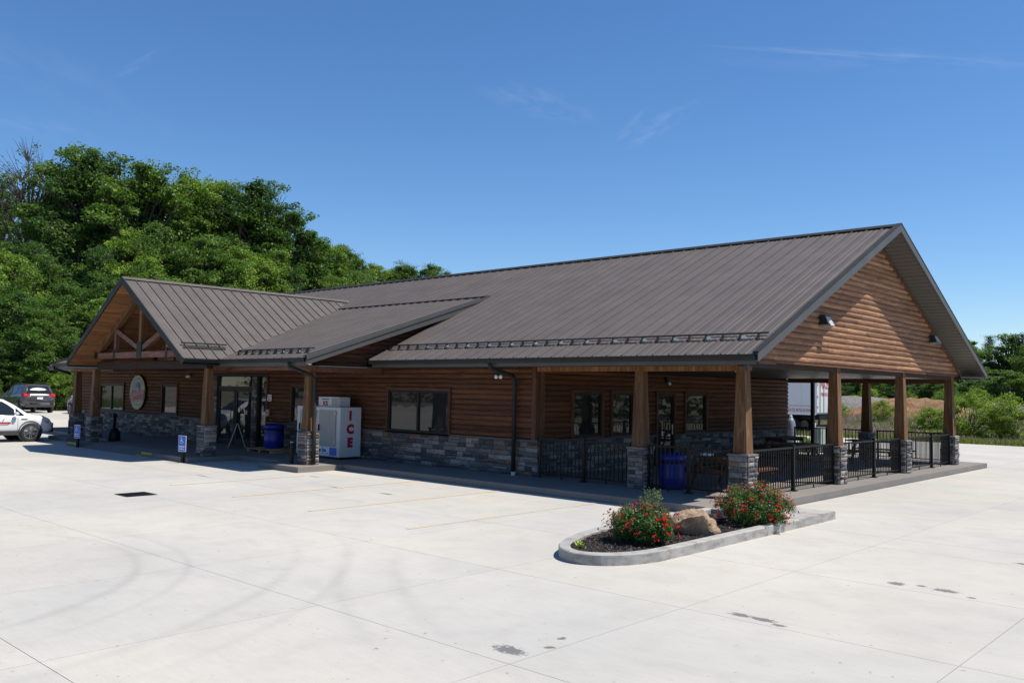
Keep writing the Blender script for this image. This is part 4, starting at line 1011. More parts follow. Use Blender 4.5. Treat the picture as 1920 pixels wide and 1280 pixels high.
# ---------------------------------------------------------------- vegetation
def leafmat(name,c0,c1,c2,trans=.35):
    t=NT(name); at=t.n('ShaderNodeAttribute',attribute_name='var'); c=t.ramp(at.outputs['Fac'],[(0,c0),(.5,c1),(1,c2)])
    n_=t.noise(t.pos(),.35,3); c=t.mix(.5,c,t.ramp(n_,[(.3,(.75,.78,.7)),(.7,(1.2,1.15,1.1))]),'MULTIPLY')
    c=t.mix(1,c,t.ramp(t.orand(),[(0,(.66,.76,.72)),(.5,(1,1,1)),(1,(1.38,1.26,1.0))]),'MULTIPLY')
    t.l(c,t.b.inputs['Base Color']); setb(t.b,rough=.5); t.b.inputs['Specular IOR Level'].default_value=.35
    tr=t.n('ShaderNodeBsdfTranslucent'); cc=t.mix(1,c,(1.2,1.35,.6),'MULTIPLY'); t.l(cc,tr.inputs['Color'])
    ms=t.n('ShaderNodeMixShader'); ms.inputs[0].default_value=trans; t.l(t.b.outputs[0],ms.inputs[1]); t.l(tr.outputs[0],ms.inputs[2]); t.l(ms.outputs[0],t.out.inputs['Surface']); return t.m
M['leaf_dark']=leafmat('dark_leaves',(.038,.085,.02),(.07,.14,.033),(.12,.20,.05),.42)
M['leaf_mid']=leafmat('green_leaves',(.05,.105,.017),(.098,.18,.03),(.17,.26,.055),.42)
M['leaf_light']=leafmat('bright_leaves',(.07,.135,.022),(.13,.22,.038),(.21,.31,.07),.42)
M['leaf_bush']=leafmat('bush_leaves',(.09,.15,.022),(.16,.245,.035),(.25,.34,.06),.42)
M['leaf_con']=leafmat('needle_leaves',(.016,.04,.014),(.028,.065,.022),(.05,.10,.03),.2)
M['leaf_grey']=leafmat('grey_green_leaves',(.06,.09,.05),(.10,.14,.08),(.16,.2,.12))
M['bark']=plain('bark',(.085,.07,.055),.95,0,.4,14)
def leafquads(P,size,rngs,nrm=None,aspect=.62,tilt=.9):
    """P (n,3) centres -> mesh arrays of bent leaf quads"""
    n=len(P); d=rngs.normal(size=(n,3)); 
    if nrm is not None: d=nrm+d*tilt
    d/=np.linalg.norm(d,axis=1)[:,None]+1e-9
    a=rngs.normal(size=(n,3)); a-=d*(a*d).sum(1)[:,None]; a/=np.linalg.norm(a,axis=1)[:,None]+1e-9
    b=np.cross(d,a); s=size*(.65+.7*rngs.random(n))[:,None]
    v=np.empty((n,4,3)); v[:,0]=P-a*s; v[:,1]=P-b*s*aspect+d*s*.12; v[:,2]=P+a*s; v[:,3]=P+b*s*aspect+d*s*.12
    return v.reshape(-1,3)
def quadmesh(name,V,var,mat):
    n=len(V)//4; me=bpy.data.meshes.new(name); me.vertices.add(4*n); me.vertices.foreach_set('co',V.astype(np.float32).ravel())
    me.loops.add(4*n); me.loops.foreach_set('vertex_index',np.arange(4*n,dtype=np.int32)); me.polygons.add(n)
    me.polygons.foreach_set('loop_start',np.arange(0,4*n,4,dtype=np.int32)); me.polygons.foreach_set('loop_total',np.full(n,4,dtype=np.int32))
    me.update(); at=me.attributes.new('var','FLOAT','FACE'); at.data.foreach_set('value',var.astype(np.float32)); me.materials.append(mat); return me
def make_tree(kind,seed,nleaf=15000):
    """unit height tree (height ~1, z from 0): returns (crown mesh, trunk mesh)"""
    r=np.random.default_rng(seed); tk=MB()
    if kind=='conifer':
        P=[];N=[]
        nl=26
        for i in range(nl):
            f=i/nl; z=.22+.76*f; R=.17*(1-f)**.8+.015
            for k in range(6 if f<.85 else 4):
                a=r.uniform(0,6.28); L=R*r.uniform(.6,1.25); tip=np.array([math.cos(a)*L,math.sin(a)*L,z+.03*(f-.2)-L*.1]); b=np.array([0,0,z])
                m=int(nleaf/nl/6); tt=r.random(m)**.6; pp=b+(tip-b)*tt[:,None]+r.normal(size=(m,3))*np.array([.012,.012,.008])*(.5+tt)[:,None]*1.3
                P.append(pp); N.append(np.tile([0,0,1.],(m,1)))
                if k%2==0: tk.tube([b,tip],[.004,.001],4,False)
        tk.tube([(0,0,-.05),(0,0,.5),(0,0,.97)],[.016,.010,.002],7,False)
        P=np.concatenate(P); N=np.concatenate(N); V=leafquads(P,.0085,r,N,.3,.8)
        return quadmesh('crown',V,r.random(len(P)),M['leaf_con']),tk
    # broadleaf
    nb={'broad':62,'dark':70,'light':56,'bare':26,'bush':30}[kind]
    zc,rz,rx={'broad':(.55,.42,.23),'dark':(.54,.43,.20),'light':(.56,.40,.24),'bare':(.62,.38,.20),'bush':(.50,.46,.60)}[kind]
    P=[];N=[];VV=[]
    lean=r.normal(size=2)*.03
    for i in range(nb):
        f=(i+.5)/nb; zz=1-2*f+r.normal()*.05; a=i*2.399+r.normal()*.35; rr=math.sqrt(max(0,1-zz*zz)); k=r.uniform(.40,1.08) if i>2 else .8
        prof=1.0 if zz<.2 else 1-.35*(zz-.2)
        c=np.array([math.cos(a)*rr*rx*k*prof+lean[0],math.sin(a)*rr*rx*k*prof+lean[1],zc+zz*rz*(.72+.2*r.random())])
        cr=r.uniform(.04,.105)*(1.0 if kind!='bush' else 2.2)*(1.15 if zz<0 else .95)
        if kind!='bush' and r.random()<.25: c*=np.array([1.22,1.22,1.05])
        # limb
        z0=max(.12,c[2]*.45+.02) if kind!='bush' else .05
        mid=np.array([c[0]*.4,c[1]*.4,z0+(c[2]-z0)*.55])
        w=.012 if kind!='bare' else .008
        tk.tube([(lean[0]*z0,lean[1]*z0,z0),tuple(mid),tuple(c)],[w,w*.6,w*.2],5,False)
        for _ in range(6 if kind!='bare' else 12):
            d=r.normal(size=3); d/=np.linalg.norm(d); d[2]=abs(d[2])*.9; e=c+d*cr*(1.05 if kind!='bare' else 1.5); tk.tube([tuple(mid*.3+c*.7),tuple(e)],[w*.3,w*.07],3,False)
        ns=9 if kind!='bare' else 5
        m=int(nleaf/nb/ns)
        for _ in range(ns):   # sub clumps
            d=r.normal(size=3); d/=np.linalg.norm(d); d[2]=d[2]*.8+.12; sc=c+d*cr*r.uniform(.55,1.05); sr=cr*r.uniform(.32,.75)
            q=r.normal(size=(m,3)); q/=np.linalg.norm(q,axis=1)[:,None]; rad=r.random(m)**.45
            pp=sc+q*(sr*rad)[:,None]*np.array([1.15,1.15,.7]); P.append(pp); N.append(q*.7+np.array([0,0,.9])); 
            VV.append(np.clip(r.normal(.5,.2,m)+r.normal()*.18,0,1))
    P=np.concatenate(P); N=np.concatenate(N); V0=np.concatenate(VV)
    if kind!='bush': tk.tube([(0,0,-.06),(lean[0]*.3,lean[1]*.3,.3),(lean[0],lean[1],.62),(lean[0]*1.1,lean[1]*1.1,.85)],[.022,.016,.009,.003],8,False)
    else:
        for k in range(5): tk.tube([(0,0,-.05),(r.normal()*.15,r.normal()*.15,.4)],[.02,.01],5,False)
    size={'broad':.0070,'dark':.0066,'light':.0074,'bare':.006,'bush':.015}[kind]
    V=leafquads(P,size,r,N)
    return quadmesh('crown',V,V0,M[{'broad':'leaf_mid','dark':'leaf_dark','light':'leaf_light','bare':'leaf_grey','bush':'leaf_bush'}[kind]]),tk
TV={}
for kind,cnt in (('broad',3),('dark',3),('light',3),('conifer',2),('bare',1),('bush',3)):
    TV[kind]=[]
    for s_ in range(cnt):
        nl={'bare':1500,'bush':15000,'conifer':9000}.get(kind,42000); cm,tk=make_tree(kind,len(kind)*31+ord(kind[0])*7+s_*101,nl); tm=tk.mesh('trunk',True); tm.materials.append(M['bark']); TV[kind].append((cm,tm))
ti=0
def tree(kind,x,y,z,h,label,group,wide=1.0,name=None,cat='tree'):
    global ti
    ti+=1; cm,tm=TV[kind][ti%len(TV[kind])]
    t_=thing(name or {'conifer':'pine_tree','bush':'bush'}.get(kind,'broadleaf_tree'),label,cat,(x,y,z),group)
    a=(ti*2.13)%6.28; sc=(h*wide,h*wide,h)
    for nm,me in (('crown',cm),('trunk',tm)):
        o=bpy.data.objects.new(nm,me); COL.objects.link(o); o.parent=t_
    t_.rotation_euler=(0,0,a); t_.scale=sc; return t_
TREES=[('back','dark',-103.6,30.6,24.8),('back','bare',-93.2,30.1,25.9),('back','broad',-88.9,33.5,25.6),('back','dark',-86.3,34.8,25.0),('back','broad',-84.3,36.9,24.6),('back','dark',-85.8,40.7,24.6),('back','broad',-84.8,42.9,23.9),('back','light',-83.7,45.0,23.4),('back','broad',-79.9,45.6,22.8),('back','dark',-78.6,47.9,23.5),('back','broad',-77.8,49.2,21.0),('back','light',-79.0,52.7,17.7),('back','broad',-82.1,57.1,18.8),('back','dark',-84.2,61.0,19.4),('back','dark',-84.7,63.8,19.0),('back','light',-92.8,72.9,19.4),('back','broad',-92.7,76.2,19.6),('back','dark',-92.6,79.4,20.0),('back','light',-90.7,81.6,20.2),('back','dark',-92.0,86.1,18.9),('mid','broad',-78.9,22.5,16.0),('mid','light',-72.8,21.9,14.0),('mid','dark',-79.9,26.0,15.7),('mid','broad',-73.7,25.5,13.4),('mid','light',-69.4,25.6,11.2),('mid','dark',-76.3,30.1,15.5),('mid','light',-77.3,33.0,17.4),('mid','dark',-77.1,35.8,18.4),('mid','broad',-75.2,37.4,17.9),('mid','light',-74.1,39.5,17.1),('mid','light',-73.0,41.6,17.0),('mid','broad',-73.5,44.7,17.3),('mid','dark',-74.1,47.5,15.7),('mid','broad',-76.0,51.9,15.4),('mid','light',-79.2,57.7,15.1),('mid','broad',-85.4,66.2,15.9),('mid','light',-86.4,71.3,16.5),('mid','light',-87.2,76.5,17.1),('low','light',-67.3,19.1,8.0),('low','broad',-66.0,20.2,8.8),('low','light',-62.7,20.6,6.4),('low','broad',-63.3,22.1,7.1),('low','dark',-61.9,23.0,6.1),('low','light',-65.2,25.6,8.5),('low','dark',-68.3,28.4,10.6),('low','broad',-71.4,31.3,12.0),('low','broad',-61.7,20.5,4.2),('low','dark',-63.0,19.6,4.9),('low','light',-61.1,22.2,4.1),('low','broad',-62.6,23.8,5.2),('right','conifer',-60.7,122.5,10.8),('right','dark',-58.4,123.7,10.9),('right','conifer',-58.5,132.5,10.1),('right','broad',-52.6,123.3,9.9),('right','conifer',-49.8,123.0,10.6),('right','dark',-51.4,136.4,10.1),('right','conifer',-45.4,126.9,10.5),('right','broad',-47.2,139.0,10.3),('right','conifer',-42.8,134.7,11.0),('right','dark',-38.0,126.3,9.8),('right','conifer',-40.7,142.9,11.4),('right','broad',-34.3,130.2,9.8),('right','conifer',-35.2,143.1,10.5),('right','dark',-30.7,133.6,10.0),('right','conifer',-27.7,128.6,9.8),('right','broad',-25.4,126.4,9.1),('right','conifer',-24.7,131.9,9.6),('right','dark',-22.5,133.7,9.8),('right','conifer',-20.4,135.6,10.3),('right','dark',-43.7,90.8,4.3),('right','broad',-41.5,92.3,4.2),('right','light',-38.3,91.3,4.0),('right','dark',-38.9,98.2,5.2),('right','broad',-34.7,95.2,5.0),('right','light',-31.9,93.1,4.6),('right','dark',-32.2,102.6,4.2),('right','broad',-27.3,94.3,4.0),('right','light',-27.5,102.1,4.1),('right','dark',-24.9,101.2,4.2),('right','broad',-21.6,97.6,5.0),('right','light',-20.3,99.8,5.2),('right','dark',-17.3,96.6,4.9),('right','broad',-17.4,104.4,5.3),('right','light',-14.2,97.9,5.0)]
ORD=['leftmost','second','third','fourth','fifth','sixth','seventh','eighth','ninth','tenth','eleventh','twelfth','thirteenth','fourteenth','fifteenth','sixteenth','seventeenth','eighteenth','nineteenth','twentieth']
KD={'broad':'mid green leafy tree','dark':'dark green leafy tree','light':'bright green leafy tree','conifer':'dark pine tree','bare':'thin half bare grey tree'}
cnt={}
for (grp,kind,x,y,zt) in TREES:
    g=H(x,y); h=max(2.0,(zt-g)*(.9 if grp=='mid' else 1.02 if grp=='bck' else 1)); cnt[grp]=cnt.get(grp,0)+1; i=cnt[grp]
    if grp=='right':
        tall=i<=19; h*=1.13
        lab=KD[kind]+', '+(ORD[i-1] if i>1 else 'first')+' from the left in the far treeline' if tall else KD[kind]+', '+(ORD[i-20] if i>20 else 'first')+' from the left in the scrub before the treeline'
        h=max(h,5.0) if not tall else h
        if not tall and kind=='light': kind='dark'; lab=lab.replace('bright green','dark green')
        tree(kind,x,y,g-.2,h,lab,'trees of the far right treeline: '+kind+(' tall' if tall else ' low'),1.15 if tall else 1.7)
    else:
        w={'back':'the tall rear row','mid':'the middle row','low':'the front row'}[grp]
        lab='%s, %s from the left in %s'%(KD[kind],'first' if i==1 else ORD[i-1],w)
        if kind=='bare': lab='thin half bare grey tree rising above the left treetops'
        tree(kind,x,y,g-.3,h+.3,lab,'trees on the wooded hill',{'back':1.15,'mid':1.0,'low':1.3}[grp])
# undergrowth along the foot of the wooded hill
rd=random.Random(5)
for k in range(30):
    f=k/29; az=math.radians(-84+f*33); d=rd.uniform(63.5,68); x,y=d*math.sin(az),d*math.cos(az)
    if x>-38: continue
    tree('bush' if k%3 else 'light',x,y,H(x,y)-.2,rd.uniform(1.6,3.2),'leafy undergrowth bush, number %s from the left, at the foot of the hill'%(ORD[k-1] if 0<k<20 else 'first' if k==0 else 'twenty-'+ORD[k-20] if k>20 else 'twenty-first'),'undergrowth bushes at the foot of the wooded hill',1.1,'bush','bush')
# meadow shrubs on the right
tree('bush',-14.6,54.6,H(-14.6,54.6)-.3,2.85,'large bright green bush just right of the last porch column','',.95,cat='bush')
tree('bush',-12.3,54.0,H(-12.3,54)-.3,2.7,'large bright green bush near the right edge beside the lot','',1.0,cat='bush')
tree('bush',-17.97,59.3,H(-18,59.3)-.1,1.5,'small sapling in front of the orange dirt mound','',1.3,'sapling','sapling')
for (x,y,h,l) in [(-22.8,64,1.6,'low green bush at the foot of the dirt mound'),(-26.5,66,1.2,'small green bush on the grey gravel bank'),(-31,84,2.6,'bright green scrub bush above the left gravel bank'),(-28,85,2.2,'bright green scrub bush above the middle gravel bank'),(-25,86,2.4,'bright green scrub bush beyond the gravel crest'),(-21.5,84,2.6,'bright green scrub bush right of the gravel bank'),(-8.5,58,1.3,'low bush at the right edge of the meadow'),(-10.6,60,1.6,'low bush behind the large bright bushes'),(-15.1,34.0,.75,'small green shrub behind the rear railing')]:
    tree('bush',x,y,H(x,y)-.1,h,l,'',.9,cat='bush')
# grass on the meadow bank
def grass(name,n,fpos,hh,wid,mat,seed):
    r=np.random.default_rng(seed); P=fpos(r,n); n=len(P); a=r.uniform(0,6.28,n); dx=np.cos(a)*wid; dy=np.sin(a)*wid; h=hh*(.5+r.random(n)); l=r.normal(size=(n,2))*.22
    V=np.empty((n,4,3)); V[:,0]=P+np.stack([-dx,-dy,0*a],1); V[:,1]=P+np.stack([dx,dy,0*a],1); V[:,2]=P+np.stack([dx*.3+l[:,0]*h,dy*.3+l[:,1]*h,h],1); V[:,3]=P+np.stack([-dx*.3+l[:,0]*h,-dy*.3+l[:,1]*h,h],1)
    o=newobj(name,quadmesh(name,V.reshape(-1,3),r.random(n),mat)); o['kind']='stuff'; return o
M['grass']=leafmat('meadow_grass',(.10,.13,.03),(.17,.21,.05),(.26,.29,.09),.3)
M['drygrass']=leafmat('dry_grass',(.19,.145,.14),(.30,.235,.22),(.38,.31,.28),.2)
def fm(dens,y0,y1,xa,xb,thr,sgn,sc=.11):
    def f(r,n):
        x=r.uniform(xa,xb,n); y=r.uniform(y0,y1,n); k=[]
        for i in range(n):
            v=noise.noise(Vector((x[i]*sc,y[i]*sc,0)))+.5*noise.noise(Vector((x[i]*.5,y[i]*.5,4)))
            if x[i]>-35 and (v-thr)*sgn>0: k.append((x[i],y[i],H(x[i],y[i])-.03))
        return np.array(k)
    return f
grass('meadow_grass',42000,fm(1,48.2,76,-36,-1,.05,1),.16,.03,M['grass'],1)
grass('dry_meadow_grass',75000,fm(1,48.4,76,-36,-1,.12,-1),.24,.016,M['drygrass'],2)
grass('verge_grass',9000,fm(1,48.0,50,-36,-1,-9,1),.22,.02,M['grass'],3)
def fhill(r,n):
    k=[]
    for i in range(n):
        az=math.radians(r.uniform(-88,-52)); d=r.uniform(63,67); x,y=d*math.sin(az),d*math.cos(az)
        if x<-36 and not incon(x,y): k.append((x,y,H(x,y)-.03))
    return np.array(k)
grass('hill_verge_grass',16000,fhill,.55,.03,M['leaf_light'],6)
# gravel bank and dirt mound
def mound(name,cx,cy,rx,ry,h,mat,label,seed,rough=.25,cat='mound'):
    xs=frange(-1,1,46); ys=frange(-1,1,30); vs=[]
    def fz(u,v):
        d=math.sqrt(u*u+v*v); b=max(0,1-d**1.7)
        x,y=cx+u*rx,cy+v*ry
        return H(x,y)-.15+h*b*(1+rough*noise.fractal(Vector((x*.35+seed,y*.35,0)),1,2,4))+ (.10*noise.fractal(Vector((x*1.6,y*1.6,seed)),.9,2.1,4) if b>0 else 0)
    me=gridmesh(name,xs,ys,fz); 
    for v in me.vertices: v.co.x,v.co.y=cx+v.co.x*rx,cy+v.co.y*ry
    me.materials.append(mat); o=newobj(name,me); o['kind']='structure'; o['label']=label; return o
t=NT('gravel'); p=t.pos(); n_=t.noise(p,3.5,7,.8); t.l(t.ramp(n_,[(.3,(.12,.11,.10)),(.5,(.27,.25,.225)),(.7,(.40,.375,.35))]),t.b.inputs['Base Color']); setb(t.b,rough=.95); t.bump(t.noise(p,5,6,.8),1,.3); M['gravel']=t.m
t=NT('orange_dirt'); p=t.pos(); n_=t.noise(t.pos((1,1,1)),1.3,7,.7,.6); t.l(t.ramp(n_,[(.3,(.24,.125,.055)),(.52,(.40,.225,.105)),(.7,(.52,.36,.21))]),t.b.inputs['Base Color']); setb(t.b,rough=.95); t.bump(t.noise(t.pos((3,1,1)),1.6,6,.8),1,.5); M['dirt']=t.m
mound('gravel_bank',-28.5,76,11,4.5,1.55,M['gravel'],'long grey gravel bank beyond the meadow',1)
mound('gravel_bank',-19.0,80,4.5,3,1.2,M['gravel'],'low grey gravel bank right of the dirt mound',2)
mound('dirt_mound',-22.6,69.5,6.0,3.2,1.65,M['dirt'],'orange brown dirt mound in the meadow',3,.2)
mound('roadside_rubble',-10.6,48.3,2.6,.5,.16,M['gravel'],'thin line of grey rubble along the lot edge',4,.6)
# bank and wood on the other side of the lot (what the windows reflect)
mound('dirt_mound',-42,-37,6,2,.7,M['dirt'],'orange bank across the lot',8,.2)
def belt(name,p0,p1,dep,hh,n,seed):
    r=np.random.default_rng(seed); t_=r.random(n); w=r.random(n)-.5; d=np.array(p1)-np.array(p0); L=np.linalg.norm(d); nr=np.array([-d[1],d[0]])/L
    top=hh*(.75+.25*np.sin(t_*L/3.1)*np.sin(t_*L/7.7+1)); P=np.stack([p0[0]+d[0]*t_+nr[0]*w*dep,p0[1]+d[1]*t_+nr[1]*w*dep,r.random(n)**.8*top-.2],1)
    P[:,2]+=np.array([H(a_,b_) for a_,b_ in P[:,:2]]); N=r.normal(size=(n,3))*.6+np.array([0,0,.9])
    o=newobj(name,quadmesh(name,leafquads(P,.34,r,N),r.random(n),M['leaf_dark'])); o['kind']='stuff'; o['label']='dense dark wood beyond the lot, only mirrored in the windows'; return o
belt('far_wood',(-120,-38.5),(60,-42),6,9,20000,41); belt('far_wood',(0,62),(62,56),6,8,7000,42); belt('far_wood',(66,54),(66,-40),6,9,8000,43)
# ---------------------------------------------------------------- rose bushes
M['rose_leaf']=leafmat('rose_leaves',(.035,.08,.022),(.08,.15,.038),(.15,.21,.065),.38)
M['rose_red']=plain('rose_petals',(.46,.006,.012),.8,0,.25,30); M['rose_red'].node_tree.nodes['Principled BSDF'].inputs['Specular IOR Level'].default_value=.1
M['rose_tip']=leafmat('young_rose_shoots',(.10,.12,.03),(.16,.15,.05),(.25,.13,.07),.3)
M['stem']=plain('rose_stem',(.09,.10,.04),.8)
def flowermesh():
    mb=MB(); 
    for lay,(R,zz,n,off) in enumerate(((1,0,5,0),(.62,.25,4,.5))):
        for k in range(n):
            a=2*PI*k/n+off; c,s_=math.cos(a),math.sin(a); c2,s2=math.cos(a+.62),math.sin(a+.62); c1,s1=math.cos(a-.62),math.sin(a-.62)
            mb.add([(0,0,zz-.1),(c1*R*.75,s1*R*.75,zz+.12),(c*R,s_*R,zz+.28),(c2*R*.75,s2*R*.75,zz+.12)],[(0,1,2,3)])
    me=mb.mesh('flower'); me.materials.append(M['rose_red']); return me
FM=flowermesh()
def rose(cx,cy,z0,rx,ry,h,nf,label,seed,shoot=None,lean=0):
    t_=thing('rose_bush',label,'bush',(cx,cy,z0)); r=np.random.default_rng(seed); rdm=random.Random(seed)
    clumps=[]
    for i in range(46):
        f=(i+.5)/46; zz=1-1.75*f; rr=math.sqrt(max(0.02,1-zz*zz)); a=i*2.399; k=r.uniform(.70,.98)
        clumps.append(np.array([cx+math.cos(a)*rr*rx*k,cy+math.sin(a)*rr*ry*k+0,z0+h*.47+zz*h*.43*k+r.normal()*.02]))
    P=[];N=[];V0=[]
    for c in clumps:
        m=250; q=r.normal(size=(m,3)); q/=np.linalg.norm(q,axis=1)[:,None]; s=r.uniform(.08,.15); P.append(c+q*(s*r.random(m)**.5)[:,None]); N.append(q*.6+np.array([0,0,.8])); V0.append(np.clip(r.normal(.45,.22,m)+r.normal()*.15,0,1))
    q=r.normal(size=(2600,3)); q/=np.linalg.norm(q,axis=1)[:,None]; P.append(np.array([cx,cy,z0+h*.42])+q*np.array([rx,ry,h*.42])*(r.random(2600)**.5)[:,None]*.85); N.append(q); V0.append(r.random(2600)*.4)
    P=np.concatenate(P); N=np.concatenate(N); V0=np.concatenate(V0); k=P[:,2]>z0+.03; P,N,V0=P[k],N[k],V0[k]
    newobj('foliage',quadmesh('foliage',leafquads(P,.0165,r,N,.6),V0,M['rose_leaf']),None,t_,kind='stuff')
    st=MB(); tips=[]
    for i in range(46):
        a=rdm.uniform(0,6.28); e=rdm.uniform(.15,1.45); d=Vector((math.cos(a)*math.cos(e)*rx,math.sin(a)*math.cos(e)*ry,math.sin(e)*h*.53)); k=rdm.uniform(1.02,1.2)
        p1=Vector((cx,cy,z0+.42*h))+d*k; p1+=Vector((0,0,-.05*(1-math.sin(e)))); st.tube([(cx+d.x*.2,cy+d.y*.2,z0),tuple(Vector((cx,cy,z0+.35*h))+d*.7),tuple(p1)],[.006,.004,.002],4,False); tips.append(p1)
    if shoot:
        for i in range(9):
            b=Vector(shoot)+Vector((rdm.uniform(-.08,.08),rdm.uniform(-.08,.08),0)); e=b+Vector((rdm.uniform(-.09,.09),rdm.uniform(-.09,.09),rdm.uniform(.16,.30))); st.tube([tuple(b-Vector((0,0,.3))),tuple(b),tuple(e)],[.006,.004,.002],4,False)
            for j in range(4): tips.append(b.lerp(e,.3+j*.23))
    st.obj('stems',M['stem'],t_)
    T=np.array([tuple(p) for p in tips]); T=np.repeat(T,16,axis=0)+r.normal(size=(len(T)*16,3))*.028
    newobj('young_shoots',quadmesh('young_shoots',leafquads(T,.015,r,None,.5),r.random(len(T)),M['rose_tip'] if not shoot else M['leaf_grey']),None,t_,kind='stuff')
    for i in range(nf):
        c=clumps[rdm.randrange(44)] if i%6 else np.array(tuple(tips[rdm.randrange(40)])); d=(Vector(c)-Vector((cx,cy,z0+h*.4))); dn=Vector((d.x/rx,d.y/ry,d.z/(h*.5))).normalized()
        u=Vector((dn.x*rx,dn.y*ry,dn.z*h*.48)); p=Vector((cx,cy,z0+h*.45))+u*rdm.uniform(1.0,1.16)+Vector((rdm.gauss(0,.05),rdm.gauss(0,.05),rdm.gauss(0,.04)))
        if p.z<z0+.08: continue
        o=newobj('flower',FM,None,t_); o.location=p; q=(dn+Vector((rdm.gauss(0,.35),rdm.gauss(0,.35),.45+rdm.gauss(0,.3)))).normalized(); o.rotation_euler=q.to_track_quat('Z','Y').to_euler(); s_=rdm.uniform(.014,.026); o.scale=(s_,s_,s_)
    return t_
rose(-7.32,10.84,.07,.51,.49,.58,190,'left red flowering rose bush with a tall green shoot, on the mulch',11,shoot=(-7.38,11.15,.54))
rose(-7.05,13.82,.05,.60,.62,.72,290,'right red flowering rose bush spilling over the kerb by the corner column',12)
tf=thing('daylily_tuft','small yellow green tuft of leaves near the rounded kerb tip','plant',(-7.6,9.7,.1))
mb=MB(); rdm=random.Random(4)
for k in range(46):
    a=rdm.uniform(0,6.28); r_=rdm.uniform(.03,.10); b=Vector((-7.60+rdm.gauss(0,.025),9.72+rdm.gauss(0,.025),.09)); e=b+Vector((math.cos(a)*r_,math.sin(a)*r_,rdm.uniform(.07,.13))); s_=Vector((-math.sin(a),math.cos(a),0))*.006
    mb.add([b-s_,b+s_,b.lerp(e,.6)+s_*1.2+Vector((0,0,.02)),e,b.lerp(e,.6)-s_*1.2+Vector((0,0,.02))],[(0,1,2,3,4)])
mb.obj('leaves',plain('lime_leaves',(.32,.42,.05),.6,0,.3,40),tf)
# ---------------------------------------------------------------- trailer and yard things
TR=thing('semi_trailer','white semi trailer with PIAZZA PRODUCE on its rear doors parked behind the building','trailer',(-27,50,0))
tx,ty,tz=-21.2,49.15,1.22; tl=14.2
M['trailer_side']=plain('trailer_white',(.62,.64,.67),.4,0,.03); 
MB().box(tx-tl,tx,ty,ty+2.6,tz,4.1).obj('box',M['trailer_side'],TR,bevel=.02)
for k in range(14): box('panel_seam',M['grey'],(tx-.9-k*1.0,tx-.892-k*1.0,ty-.006,ty-.001,tz+.1,4.05),TR)
box('rub_rail',M['lens'],(tx-tl,tx,ty-.02,ty-.001,tz-.06,tz+.05),TR); box('chassis',M['black_metal'],(tx-tl+1,tx-.05,ty+.6,ty+2,tz-.35,tz-.01),TR)
box('bumper',M['black_metal'],(tx-.12,tx+.0,ty+.1,ty+2.5,.45,.6),TR)
for yy in (ty+.5,ty+2): box('bumper_leg',M['black_metal'],(tx-.1,tx-.02,yy,yy+.1,.6,tz-.02),TR)
for xx in (tx-1.6,tx-2.9):
    for yy in (ty+.05,ty+2.05):
        w=MB().lathe(xx,yy,[(.28,0),(.5,.04),(.52,.1),(.52,.42),(.5,.48),(.28,.5)],22,'y',z0=.52).obj('wheel',M['black_metal'],TR); MB().lathe(xx,yy-.012,[(.26,0),(.24,.03),(.08,.04)],16,'y',z0=.52).obj('rim',M['steel'],w)
dd=[]
for k in range(2): dd.append(box('rear_door',M['white'],(tx+.004,tx+.03,ty+.06+k*1.25,ty+1.29+k*1.25,tz+.08,3.98),TR))
for yy in (.42,.95,1.62,2.15): box('lock_rod',M['grey'],(tx+.05,tx+.08,ty+yy,ty+yy+.035,tz+.1,3.95),TR)
for zz in (1.6,2.2,2.9,3.5): 
    for yy in (.08,2.4): box('hinge',M['grey'],(tx+.032,tx+.06,ty+yy,ty+yy+.14,zz,zz+.07),TR)
text('lettering','PIAZZA',.50,M['red'],(tx+.036,ty+1.42,2.86),RIGHT,TR,off=.010,sx=1.12); text('lettering','PRODUCE',.30,M['red'],(tx+.036,ty+1.30,2.35),RIGHT,TR,off=.003,sx=1.0)
text('lettering','(317) 872-0101',.24,M['red'],(tx-1.05,ty-.009,1.42),FRONT,TR,off=.002)
for k in range(12): box('small_print',M['grey'],(tx-1.65+k*.13,tx-1.56+k*.13,ty-.01,ty-.007,1.66,1.71),TR)
ub=thing('utility_cabinet','grey green electrical cabinet behind the rear railing','cabinet',(-15.1,35.2,0))
M['cab']=plain('cabinet_green_grey',(.25,.30,.28),.5); MB().box(-15.3,-14.85,34.9,35.5,0,.98).obj('body',M['cab'],ub,bevel=.02); box('door',M['cab'],(-15.26,-14.89,34.88,34.897,.1,.92),ub); box('plinth',M['kerb'],(-15.4,-14.75,34.8,35.6,-.02,.03),ub)
tk=thing('propane_tank','pale blue grey upright tank beside the rear corner of the porch','tank',(-16.2,35,0))
MB().lathe(-15.27,33.0,[(.19,0),(.20,.1),(.20,.9),(.16,1.25),(.08,1.4)],20).obj('body',plain('tank_paint',(.15,.18,.22),.5),tk,smooth=True); MB().lathe(-15.27,33.0,[(.06,1.4),(.06,1.48),(.04,1.5)],12).obj('valve_cap',M['white'],tk)
for k,(px,py) in enumerate([(-16.0,36.9)]):
    pp_=thing('white_pipe','short white vent pipe in front of the trailer','pipe',(px,py,0)); MB().lathe(px,py,[(.06,0),(.06,1.0),(.075,1.0),(.075,1.1)],12).obj('tube',M['white'],pp_)
